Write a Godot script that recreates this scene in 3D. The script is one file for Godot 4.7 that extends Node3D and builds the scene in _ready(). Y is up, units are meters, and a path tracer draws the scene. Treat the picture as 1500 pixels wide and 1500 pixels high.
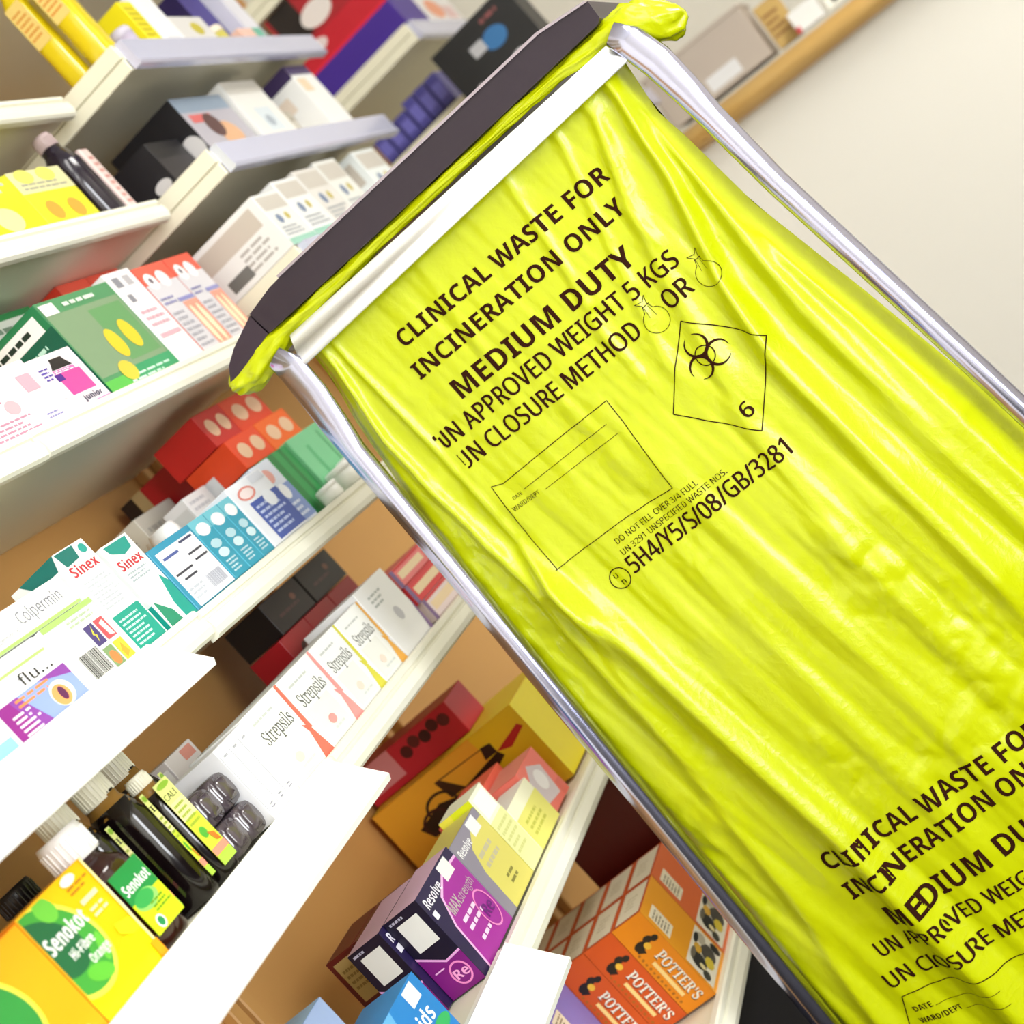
extends Node3D
# A pharmacy aisle seen with a strongly tilted camera: a clinical waste sack on its stand in front of stocked shelves.
# x runs from the shelf backs towards the aisle, y up, -z down the aisle.

const FLOOR := -0.18
const EYE := Vector3(0, 0.78, 0)
var used := {}
var mats := {}
var glyphs := {}
var ink_mat: StandardMaterial3D
var rng := RandomNumberGenerator.new()

# ---------------------------------------------------------------- small helpers
func numbered(called: String, parent: Node = null) -> String:
	var key := called if parent == null else str(parent.get_instance_id()) + called
	var n: int = used.get(key, -1) + 1
	used[key] = n
	return called if n == 0 else "%s_%03d" % [called, n]

func hexc(h: String) -> Color:
	return Color.html("#" + h)

func mat(h: String, rough := 0.55, metal := 0.0, spec := 0.5) -> StandardMaterial3D:
	var key := "%s_%s_%s_%s" % [h, rough, metal, spec]
	if not mats.has(key):
		var m := StandardMaterial3D.new()
		m.albedo_color = hexc(h)
		m.roughness = rough
		m.metallic = metal
		m.metallic_specular = spec
		mats[key] = m
	return mats[key]

func thing(called: String, label: String, category: String, at := Vector3.ZERO, group := "") -> Node3D:
	var o := Node3D.new()
	o.name = numbered(called)
	add_child(o, true)
	o.position = at
	tag(o, label, category, group)
	return o

func tag(o: Node, label: String, category: String, group := "") -> void:
	o.set_meta("label", label)
	o.set_meta("category", category)
	if group != "":
		o.set_meta("group", group)

func part(called: String, mesh: Mesh, m: Material, parent: Node, at := Vector3.ZERO) -> MeshInstance3D:
	var o := MeshInstance3D.new()
	o.name = numbered(called, parent)
	o.mesh = mesh
	o.material_override = m
	o.position = at
	parent.add_child(o, true)
	return o

func struct(called: String, mesh: Mesh, m: Material, at: Vector3) -> MeshInstance3D:
	var o := part(called, mesh, m, self, at)
	o.set_meta("kind", "structure")
	return o

# a box with chamfered edges, centred on x and z, standing on y = 0
func bevel_box(w: float, h: float, l: float, b := 0.0008) -> ArrayMesh:
	var st := SurfaceTool.new()
	st.begin(Mesh.PRIMITIVE_TRIANGLES)
	add_bevel(st, Vector3(0, h / 2, 0), Vector3(w, h, l) / 2, b)
	st.generate_normals()
	return st.commit()

func add_bevel(st: SurfaceTool, c: Vector3, s: Vector3, b: float) -> void:
	b = minf(b, minf(s.x, minf(s.y, s.z)) * 0.45)
	st.set_smooth_group(-1)
	var n: Array[Vector3] = [Vector3(s.x, s.y - b, s.z - b), Vector3(s.x - b, s.y, s.z - b), Vector3(s.x - b, s.y - b, s.z)]
	for ax in 3:
		var u := (ax + 1) % 3
		var v := (ax + 2) % 3
		for sg in [-1.0, 1.0]:
			var q: Array[Vector3] = []
			for k in [[-1, -1], [1, -1], [1, 1], [-1, 1]]:
				var p := n[ax]
				p[ax] *= sg
				p[u] *= k[0]
				p[v] *= k[1]
				q.append(c + p)
			quad_out(st, q[0], q[1], q[2], q[3], c)
	for ax in 3:   # edges along ax
		var u := (ax + 1) % 3
		var v := (ax + 2) % 3
		for su in [-1.0, 1.0]:
			for sv in [-1.0, 1.0]:
				var q: Array[Vector3] = []
				for k in [[u, -1.0], [u, 1.0], [v, 1.0], [v, -1.0]]:
					var p := n[k[0]]
					p[ax] *= k[1]
					p[u] *= su
					p[v] *= sv
					q.append(c + p)
				quad_out(st, q[0], q[1], q[2], q[3], c)
	for sx in [-1.0, 1.0]:
		for sy in [-1.0, 1.0]:
			for sz in [-1.0, 1.0]:
				var m := Vector3(sx, sy, sz)
				tri_out(st, c + n[0] * m, c + n[1] * m, c + n[2] * m, c)

func tri_out(st: SurfaceTool, a: Vector3, b: Vector3, d: Vector3, c: Vector3) -> void:
	if (b - a).cross(d - a).dot((a + b + d) / 3 - c) > 0:   # front faces run clockwise
		var t := b
		b = d
		d = t
	st.add_vertex(a)
	st.add_vertex(b)
	st.add_vertex(d)

func quad_out(st: SurfaceTool, a: Vector3, b: Vector3, d: Vector3, e: Vector3, c: Vector3) -> void:
	var flip := (b - a).cross(d - a).dot((a + b + d + e) / 4 - c) > 0
	for p in ([a, d, b, a, e, d] if flip else [a, b, d, a, d, e]):
		st.add_vertex(p)

# a polygon in x, y extruded along z from z0 down to z1
func extrude(poly: PackedVector2Array, z0: float, z1: float, st: SurfaceTool = null) -> ArrayMesh:
	var own := st == null
	if own:
		st = SurfaceTool.new()
		st.begin(Mesh.PRIMITIVE_TRIANGLES)
	st.set_smooth_group(-1)
	if Geometry2D.is_polygon_clockwise(poly):
		poly.reverse()
	var idx := Geometry2D.triangulate_polygon(poly)
	for i in range(0, idx.size(), 3):
		var a := poly[idx[i]]
		var b := poly[idx[i + 1]]
		var d := poly[idx[i + 2]]
		if (b - a).cross(d - a) > 0:
			var t := b
			b = d
			d = t
		for p in [a, b, d]:
			st.add_vertex(Vector3(p.x, p.y, z0))
		for p in [a, d, b]:
			st.add_vertex(Vector3(p.x, p.y, z1))
	for i in poly.size():
		var a := poly[i]
		var b := poly[(i + 1) % poly.size()]
		var q := [Vector3(a.x, a.y, z0), Vector3(b.x, b.y, z0), Vector3(b.x, b.y, z1), Vector3(a.x, a.y, z1)]
		for k in [0, 2, 1, 0, 3, 2]:
			st.add_vertex(q[k])
	if not own:
		return null
	st.generate_normals()
	return st.commit()

# a lathed or squarish bottle: profile of [scale, y]; half widths a (x) and b (z); squareness e (2 is round)
func turned(profile: Array, a: float, b: float, e := 2.0, seg := 28, a0 := 0.0, a1 := TAU, grow := 0.0) -> ArrayMesh:
	var st := SurfaceTool.new()
	st.begin(Mesh.PRIMITIVE_TRIANGLES)
	for j in profile.size():
		var s: float = profile[j][0]
		var sq: float = profile[j][2] if profile[j].size() > 2 else e
		for i in seg + 1:
			var t := a0 + (a1 - a0) * i / seg
			var cx := cos(t)
			var cz := sin(t)
			var r := pow(pow(absf(cx), sq) + pow(absf(cz), sq), -1.0 / sq)
			st.add_vertex(Vector3((a * s + grow) * r * cx, profile[j][1], (b * s + grow) * r * cz))
	for j in profile.size() - 1:
		for i in seg:
			var k := j * (seg + 1) + i
			for q in [k, k + 1, k + seg + 1, k + 1, k + seg + 2, k + seg + 1]:
				st.add_index(q)
	st.generate_normals()
	return st.commit()

func tube(points: Array, radii: Array, seg := 20) -> ArrayMesh:   # radii: [across x, across z] per point
	var st := SurfaceTool.new()
	st.begin(Mesh.PRIMITIVE_TRIANGLES)
	for j in points.size():
		var p: Vector3 = points[j]
		var d: Vector3 = (points[mini(j + 1, points.size() - 1)] - points[maxi(j - 1, 0)]).normalized()
		var side := Vector3(0, 0, 1) if absf(d.z) < 0.8 else Vector3(0, 1, 0)
		var u := side.cross(d).normalized()
		var w := d.cross(u).normalized()
		for i in seg + 1:
			var t := TAU * i / seg
			st.add_vertex(p + u * cos(t) * radii[j][0] + w * sin(t) * radii[j][1])
	for j in points.size() - 1:
		for i in seg:
			var k := j * (seg + 1) + i
			for q in [k, k + 1, k + seg + 1, k + 1, k + seg + 2, k + seg + 1]:
				st.add_index(q)
	for e in [0, points.size() - 1]:
		for i in range(1, seg - 1):
			var k: int = e * (seg + 1)
			for q in ([k, k + i + 1, k + i] if e == 0 else [k, k + i, k + i + 1]):
				st.add_index(q)
	st.generate_normals()
	return st.commit()

# ---------------------------------------------------------------- lettering: triangles of a string with cap height 1, baseline at y = 0, starting at x = 0
func letters(text: String, font_kind: int) -> Array:   # [vertices, width]
	var key := "%d|%s" % [font_kind, text]
	if glyphs.has(key):
		return glyphs[key]
	var fonts := [["Droid Sans", 400], ["Droid Sans", 700], ["Droid Serif", 700], ["Droid Serif", 400]]
	var sf := SystemFont.new()
	sf.font_names = PackedStringArray([fonts[font_kind][0]])
	sf.font_weight = fonts[font_kind][1]
	var tm := TextMesh.new()
	tm.font = sf
	tm.font_size = 64
	tm.pixel_size = 0.01
	tm.depth = 0.0
	tm.curve_step = 4.0
	tm.text = "H"
	var ref := tm.get_aabb()
	tm.text = text
	var box := tm.get_aabb()
	var src: PackedVector3Array = tm.get_mesh_arrays()[Mesh.ARRAY_VERTEX]
	var pts := PackedVector2Array()
	for p in src:
		pts.append(Vector2((p.x - box.position.x) / ref.size.y, (p.y - ref.position.y) / ref.size.y))
	glyphs[key] = [pts, box.size.x / ref.size.y]
	return glyphs[key]

class Ink:   # flat print on the faces of a carton, collected into one mesh
	var v := PackedVector3Array()
	var n := PackedVector3Array()
	var c := PackedColorArray()
	var o: Vector3
	var ux: Vector3
	var uy: Vector3
	var nn: Vector3
	var w: float
	var h: float
	var lift := 0.0
	func face(origin: Vector3, right: Vector3, up: Vector3, wide: float, high: float) -> void:
		o = origin
		ux = right
		uy = up
		nn = right.cross(up)
		w = wide
		h = high
		lift = 0.00025
	func tri(a: Vector2, b: Vector2, d: Vector2, col: Color) -> void:   # in metres on the face
		if (b - a).cross(d - a) > 0:
			var t := b
			b = d
			d = t
		for p in [a, b, d]:
			v.append(o + ux * p.x + uy * p.y + nn * lift)
			n.append(nn)
			c.append(col)
	func poly(pts: PackedVector2Array, col: Color) -> void:
		var idx := Geometry2D.triangulate_polygon(pts)
		for i in range(0, idx.size(), 3):
			tri(pts[idx[i]], pts[idx[i + 1]], pts[idx[i + 2]], col)
		lift += 0.00008
	func rect(u0: float, v0: float, u1: float, v1: float, col: Color) -> void:
		tri(Vector2(u0, v0), Vector2(u1, v0), Vector2(u1, v1), col)
		tri(Vector2(u0, v0), Vector2(u1, v1), Vector2(u0, v1), col)
	func mesh() -> ArrayMesh:
		var a := []
		a.resize(Mesh.ARRAY_MAX)
		a[Mesh.ARRAY_VERTEX] = v
		a[Mesh.ARRAY_NORMAL] = n
		a[Mesh.ARRAY_COLOR] = c
		var m := ArrayMesh.new()
		m.add_surface_from_arrays(Mesh.PRIMITIVE_TRIANGLES, a)
		return m

# ops on a face, u and v from 0 to 1: r rect, e ellipse, o ring, p polygon, t text, l lines of small print, b barcode
func oval(cx: float, cy: float, rx: float, ry: float, tilt: float) -> Array:   # a leaning oval cut off at the edges of the face
	var pts := []
	for i in 40:
		var a := TAU * i / 40
		var p := Vector2(cos(a) * rx, sin(a) * ry).rotated(tilt) + Vector2(cx, cy)
		pts.append(clampf(p.x, 0.01 + 0.0004 * (i % 7), 0.99))
		pts.append(clampf(p.y, 0.01, 0.985))
	return pts

func print_op(k: Ink, op: Array) -> void:
	var w := k.w
	var h := k.h
	var col := hexc(op[-1] if op[1] != "t" else op[7]).srgb_to_linear()
	match op[1]:
		"r":
			k.rect(op[2] * w, op[3] * h, op[4] * w, op[5] * h, col)
			k.lift += 0.00008
		"e":
			var pts := PackedVector2Array()
			for i in 28:
				pts.append(Vector2((op[2] + op[4] * cos(TAU * i / 28)) * w, (op[3] + op[5] * sin(TAU * i / 28)) * h))
			k.poly(pts, col)
		"o":
			for i in 28:
				var a := Vector2(cos(TAU * i / 28), sin(TAU * i / 28))
				var b := Vector2(cos(TAU * (i + 1) / 28), sin(TAU * (i + 1) / 28))
				var ct := Vector2(op[2] * w, op[3] * h)
				var ro := Vector2(op[4] * w, op[5] * h)
				var ri := ro - Vector2(op[6], op[6])
				k.tri(ct + a * ro, ct + b * ro, ct + b * ri, col)
				k.tri(ct + a * ro, ct + b * ri, ct + a * ri, col)
			k.lift += 0.00008
		"p":
			var pts := PackedVector2Array()
			for i in range(0, op[2].size(), 2):
				pts.append(Vector2(op[2][i] * w, op[2][i + 1] * h))
			k.poly(pts, col)
		"t":   # face, t, text, u, v, width, cap height, colour, font, turned
			var g := letters(op[2], op[8] if op.size() > 8 else 1)
			var turned_down: bool = op.size() > 9 and op[9] == 1
			var long := (h if turned_down else w) * float(op[5])
			var cap := (w if turned_down else h) * float(op[6])
			if op[5] <= 0:
				long = cap * g[1]
			var pts: PackedVector2Array = g[0]
			var at := Vector2(op[3] * w, op[4] * h)
			for i in range(0, pts.size(), 3):
				var q: Array[Vector2] = []
				for j in 3:
					var p := pts[i + j] * Vector2(long / g[1], cap)
					q.append(at + (Vector2(p.y, -p.x) if turned_down else p))
				k.tri(q[0], q[1], q[2], col)
			k.lift += 0.00008
		"l":
			var rows: int = op[6]
			for i in rows:
				var y0: float = lerpf(op[5], op[3], (i + 0.25) / rows)
				var y1: float = lerpf(op[5], op[3], (i + 0.7) / rows)
				var x: float = op[2]
				var stop: float = lerpf(op[2], op[4], rng.randf_range(0.7, 1.0))
				while x < stop - 0.01:
					var e := minf(x + rng.randf_range(0.05, 0.16), stop)
					k.rect(x * w, y1 * h, e * w, y0 * h, col)
					x = e + 0.022
			k.lift += 0.00008
		"b":
			var x: float = op[2]
			while x < op[4]:
				var e := minf(x + rng.randf_range(0.006, 0.022), op[4])
				k.rect(x * w, op[3] * h, e * w, op[5] * h, col)
				x = e + rng.randf_range(0.006, 0.016)
			k.lift += 0.00008

func add_print(root: Node3D, x: float, h: float, l: float, ops: Array) -> void:
	var k := Ink.new()
	for f in ["F", "N", "T"]:
		var any := false
		for op in ops:
			if op[0] == f:
				if not any:
					any = true
					if f == "F":
						k.face(Vector3(x / 2, 0, l / 2), Vector3(0, 0, -1), Vector3.UP, l, h)
					elif f == "N":
						k.face(Vector3(-x / 2, 0, l / 2), Vector3(1, 0, 0), Vector3.UP, x, h)
					else:
						k.face(Vector3(-x / 2, h, l / 2), Vector3(1, 0, 0), Vector3(0, 0, -1), x, l)
				print_op(k, op)
	if k.v.size() > 0:
		part("printed_panel", k.mesh(), ink_mat, root)

# a carton: x from back to front, y of its base, z near to far, height, colour, print
func carton(called: String, label: String, group: String, xb: float, xf: float, y: float, zn: float, zf: float, h: float, col: String, ops: Array, rough := 0.45) -> Node3D:
	var o := thing(called, label, "box" if called != "tub" else "tub", Vector3((xb + xf) / 2, y, (zn + zf) / 2), group)
	var w := xf - xb
	var l := zn - zf
	part("body", bevel_box(w, h, l), mat(col, rough), o)
	add_print(o, w, h, l, ops)
	return o

# ---------------------------------------------------------------- shelving
func shelf_board(unit: Node3D, y: float, z0: float, z1: float, xb: float, xf: float, style: String) -> void:
	var cream := mat("EDE9D2", 0.5)
	var o := unit.position
	var t := 0.034
	var body := PackedVector2Array([Vector2(xb, y - 0.026), Vector2(xf - 0.012, y - 0.026), Vector2(xf - 0.012, y - 0.004), Vector2(xb, y - 0.004)])
	var sh := part("shelf", extrude(body, z0, z1), cream, unit, -o)
	if style == "band" or style == "ticket":
		# rolled front band with a groove below its lip
		var p := PackedVector2Array([Vector2(xf - 0.012, y), Vector2(xf - 0.003, y), Vector2(xf, y - 0.002), Vector2(xf, y - 0.0075), Vector2(xf - 0.004, y - 0.0085), Vector2(xf - 0.004, y - 0.0115),
			Vector2(xf + 0.001, y - 0.013), Vector2(xf + 0.003, y - 0.024), Vector2(xf + 0.001, y - t + 0.003), Vector2(xf - 0.003, y - t), Vector2(xf - 0.012, y - t)])
		part("front_band", extrude(p, z0, z1), mat("F6F4E4", 0.4), sh)
	else:
		var p := PackedVector2Array([Vector2(xf - 0.012, y), Vector2(xf, y - 0.001), Vector2(xf + 0.001, y - 0.036), Vector2(xf + 0.003, y - 0.04), Vector2(xf, y - 0.043), Vector2(xf - 0.012, y - 0.043)])
		part("price_strip", extrude(p, z0 - 0.003, z1), mat("D6D8F2", 0.18, 0.3), sh)
		# the side of the tray seen from its near end, with a pressed line along it
		var st := SurfaceTool.new()
		st.begin(Mesh.PRIMITIVE_TRIANGLES)
		add_bevel(st, Vector3((xb + xf) / 2 - 0.006, y - 0.0105, z0 + 0.002), Vector3((xf - xb) / 2 - 0.007, 0.0115, 0.004), 0.001)
		add_bevel(st, Vector3((xb + xf) / 2 - 0.006, y - 0.0335, z0 + 0.002), Vector3((xf - xb) / 2 - 0.007, 0.0095, 0.004), 0.001)
		st.generate_normals()
		part("side_rail", st.commit(), cream, sh)

func ticket_strip(unit: Node3D, y: float, z0: float, z1: float, xf: float) -> void:   # wide white label holder leaning out from the shelf edge
	var p := PackedVector2Array([Vector2(xf - 0.001, y + 0.001), Vector2(xf + 0.003, y + 0.002), Vector2(xf + 0.046, y - 0.050), Vector2(xf + 0.043, y - 0.056), Vector2(xf + 0.039, y - 0.052), Vector2(xf - 0.003, y - 0.004)])
	part("price_strip", extrude(p, z0, z1), mat("FBFBFA", 0.35), unit, -unit.position)

func bay(label: String, z0: float, z1: float, xf: float, levels: Array, style: String, low: float, high: float) -> Node3D:
	var u := thing("shelving_unit", label, "shelving", Vector3(-1.19, FLOOR, (z0 + z1) / 2))
	var st := SurfaceTool.new()
	st.begin(Mesh.PRIMITIVE_TRIANGLES)
	add_bevel(st, Vector3(-1.187, (low + high) / 2, (z0 + z1) / 2), Vector3(0.007, (high - low) / 2, (z0 - z1) / 2), 0.001)
	st.generate_normals()
	part("back_panel", st.commit(), mat("D6A25E", 0.6), u, -u.position)  # tan holds the warm shade of a cream panel in its colour
	for zz in [z0 - 0.012, z1 + 0.012]:
		st = SurfaceTool.new()
		st.begin(Mesh.PRIMITIVE_TRIANGLES)
		add_bevel(st, Vector3(-1.172, (low + high) / 2, zz), Vector3(0.008, (high - low) / 2, 0.010), 0.002)
		st.generate_normals()
		part("upright", st.commit(), mat("D6A25E", 0.5), u, -u.position)  # same tan, with the shade in the colour
	for y in levels:
		shelf_board(u, y, z0, z1, -1.178, xf, style)
	return u

# ---------------------------------------------------------------- main
func _ready() -> void:
	rng.seed = 7
	# camera: rolled 42.5 degrees, looking 20 degrees off the aisle towards the shelves
	var cam := Camera3D.new()
	cam.name = "camera"
	add_child(cam)
	var yaw := deg_to_rad(20.0)
	var pitch := atan(125.0 / 2550.0)
	var fh := Vector3(-sin(yaw), 0, -cos(yaw))
	var fw := fh * cos(pitch) - Vector3.UP * sin(pitch)
	var r0 := Vector3(cos(yaw), 0, -sin(yaw))
	var u0 := r0.cross(fw)
	var roll := deg_to_rad(42.5)
	cam.transform = Transform3D(Basis(r0 * cos(roll) - u0 * sin(roll), r0 * sin(roll) + u0 * cos(roll), -fw), EYE)
	cam.near = 0.05
	cam.far = 60.0
	var lens := CameraAttributesPhysical.new()
	lens.frustum_focal_length = 12.0 * 2550.0 / 750.0
	lens.frustum_focus_distance = 1.72
	lens.exposure_aperture = 3.6
	cam.attributes = lens
	cam.fov = rad_to_deg(2.0 * atan(750.0 / 2550.0))

	var we := WorldEnvironment.new()
	we.name = "environment"
	var env := Environment.new()
	env.background_mode = Environment.BG_COLOR
	env.background_color = Color(0.02, 0.02, 0.02)
	env.tonemap_mode = Environment.TONE_MAPPER_LINEAR
	env.tonemap_exposure = 0.228
	env.sdfgi_enabled = true
	env.ssao_enabled = true
	env.ssil_enabled = true
	we.environment = env
	add_child(we)

	# unseen ceiling panels, out of view, placed to light shelves and counter (position, size x by z, energy)
	for c in [[Vector3(0.55, 2.38, -0.7), 0.62, 1.5, 9.0, "unseen white framed ceiling panel light above the aisle, lighting the near shelves"], [Vector3(1.35, 2.38, -2.75), 0.62, 1.5, 22.0, "unseen white framed ceiling panel light, placed to light the far counter"], [Vector3(1.2, 2.38, 1.2), 0.62, 1.5, 8.0, "unseen white framed ceiling panel light behind the camera, lighting the aisle"]]:
		unseen_ceiling_light(c[0], c[1], c[2], c[3], c[4])
	unseen_front_light()

	ink_mat = StandardMaterial3D.new()
	ink_mat.vertex_color_use_as_albedo = true
	ink_mat.roughness = 0.42

	build_room()
	build_shelving()
	build_stand()
	build_sack()
	build_counter()
	stock_level_one()
	stock_level_two()
	stock_level_three()
	stock_level_four()
	stock_level_five()
	stock_top()

func box_mesh(s: Vector3) -> BoxMesh:
	var b := BoxMesh.new()
	b.size = s
	return b

func unseen_ceiling_light(at: Vector3, w: float, l: float, energy: float, label: String) -> void:
	var o := thing("unseen_ceiling_light", label, "light", at)
	var st := SurfaceTool.new()
	st.begin(Mesh.PRIMITIVE_TRIANGLES)
	for s in [-1.0, 1.0]:
		add_bevel(st, Vector3(s * (w / 2 + 0.02), 0.0, 0), Vector3(0.02, 0.02, l / 2 + 0.04), 0.003)
		add_bevel(st, Vector3(0, 0.0, s * (l / 2 + 0.02)), Vector3(w / 2, 0.02, 0.02), 0.003)
	st.generate_normals()
	part("frame", st.commit(), mat("F2F2F0", 0.4), o)
	var m := StandardMaterial3D.new()
	m.albedo_color = Color(0.95, 0.95, 0.95)
	m.emission_enabled = true
	m.emission = Color(1.0, 0.99, 0.965)
	m.emission_energy_multiplier = 3.0
	part("diffuser", box_mesh(Vector3(w, 0.01, l)), m, o, Vector3(0, 0.008, 0))
	var a := AreaLight3D.new()
	a.name = "lamp"
	a.area_size = Vector2(w, l)
	a.light_color = Color(1.0, 0.99, 0.965)
	a.light_energy = energy
	a.area_range = 12.0
	a.area_attenuation = 2.0
	a.shadow_enabled = true
	a.rotation.x = -PI / 2
	a.position.y = -0.005
	o.add_child(a, true)

func unseen_front_light() -> void:   # unseen glowing panel behind the camera, placed to light the shelf fronts
	var o := thing("window", "tall glowing panel with pale frame, unseen behind the camera, placed to light the shelves", "window", Vector3(2.26, -0.12, 0.9))
	o.rotation.y = PI / 2
	var st := SurfaceTool.new()
	st.begin(Mesh.PRIMITIVE_TRIANGLES)
	for s in [-1.0, 1.0]:
		add_bevel(st, Vector3(s * 0.84, 1.07, 0), Vector3(0.04, 1.12, 0.04), 0.004)
		add_bevel(st, Vector3(0, 1.07 + s * 1.09, 0), Vector3(0.82, 0.03, 0.04), 0.004)
	st.generate_normals()
	part("frame", st.commit(), mat("EDEDE8", 0.4), o)
	var m := StandardMaterial3D.new()
	m.albedo_color = Color(0.9, 0.9, 0.9)
	m.emission_enabled = true
	m.emission = Color(0.97, 0.985, 1.0)
	m.emission_energy_multiplier = 5.0
	part("glowing_panel", box_mesh(Vector3(1.6, 2.12, 0.01)), m, o, Vector3(0, 1.07, -0.02))
	var a := AreaLight3D.new()
	a.name = "front_light"
	a.area_size = Vector2(1.6, 2.12)
	a.light_color = Color(0.97, 0.985, 1.0)
	a.light_energy = 62.0
	a.area_range = 12.0
	a.area_attenuation = 2.0
	a.shadow_enabled = true
	a.position = Vector3(0, 1.07, 0.0)
	a.rotation.y = PI   # an area light shines along its -z
	o.add_child(a, true)
	o.rotation.y = -PI / 2

func build_room() -> void:
	var wall := mat("F4F0E5", 0.75)
	struct("floor", box_mesh(Vector3(3.8, 0.1, 8.4)), carpet(), Vector3(0.6, FLOOR - 0.05, -1.8))
	struct("ceiling", box_mesh(Vector3(3.8, 0.1, 8.4)), mat("F4F3EE", 0.8), Vector3(0.6, 2.45, -1.8))
	struct("wall_left", box_mesh(Vector3(0.1, 2.6, 8.4)), wall, Vector3(-1.26, 1.12, -1.8))
	struct("wall_right", box_mesh(Vector3(0.1, 2.6, 8.4)), wall, Vector3(2.36, 1.12, -1.8))
	struct("wall_back", box_mesh(Vector3(3.6, 2.6, 0.1)), wall, Vector3(0.6, 1.12, -5.2))
	struct("wall_front", box_mesh(Vector3(3.6, 2.6, 0.1)), wall, Vector3(0.6, 1.12, 2.3))

func carpet() -> StandardMaterial3D:
	var n := FastNoiseLite.new()
	n.seed = 3
	n.frequency = 0.35
	var t := NoiseTexture2D.new()
	t.width = 512
	t.height = 512
	t.seamless = true
	t.noise = n
	var g := Gradient.new()
	g.set_color(0, Color(0.03, 0.028, 0.03))
	g.set_color(1, Color(0.16, 0.15, 0.15))
	t.color_ramp = g
	var m := StandardMaterial3D.new()
	m.albedo_texture = t
	m.uv1_triplanar = true
	m.uv1_world_triplanar = true
	m.uv1_scale = Vector3(4, 4, 4)
	m.roughness = 0.95
	return m

func build_shelving() -> void:
	var b := bay("cream shelving bay nearest the camera with wide white price strips along its shelves", -0.55, -1.538, -0.88, [0.093, 0.375, 0.638, 0.838, 1.079, 1.303, 1.489, 1.74], "ticket", FLOOR, 2.1)  # topmost board is out of view, placed to shade the shelves below
	ticket_strip(b, 0.838, -0.6, -1.425, -0.88)
	ticket_strip(b, 0.638, -0.6, -1.52, -0.88)
	ticket_strip(b, 0.376, -0.6, -1.535, -0.88)
	b = bay("cream shelving bay behind the waste sack stand with plain grooved shelf edges", -1.542, -2.215, -0.88, [0.094, 0.372, 0.637, 0.834, 1.080, 1.303, 1.489, 1.74], "band", FLOOR, 2.1)  # highest board is unseen and shades the shelf under it
	var st := SurfaceTool.new()
	st.begin(Mesh.PRIMITIVE_TRIANGLES)
	add_bevel(st, Vector3(-0.96, -0.07, -1.88), Vector3(0.01, 0.10, 0.33), 0.002)
	st.generate_normals()
	part("plinth", st.commit(), mat("17151A", 0.6), b, -b.position)
	b = bay("third shelving bay with lilac metal price strips, its trays standing proud of the cream bays", -2.245, -3.03, -0.775, [1.128, 1.303, 1.490, 1.74], "tray", FLOOR, 2.1)  # highest tray is out of view, keeping ceiling light off the tray below
	b = bay("farthest shelving bay carrying the large red and purple box", -3.60, -4.28, -0.745, [1.310, 1.497, 1.76], "tray", FLOOR, 2.1)  # uppermost tray is unseen, set to shade the far boxes
	shelf_board(b, 1.08, -3.44, -3.95, -1.178, -0.52, "tray")

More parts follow.
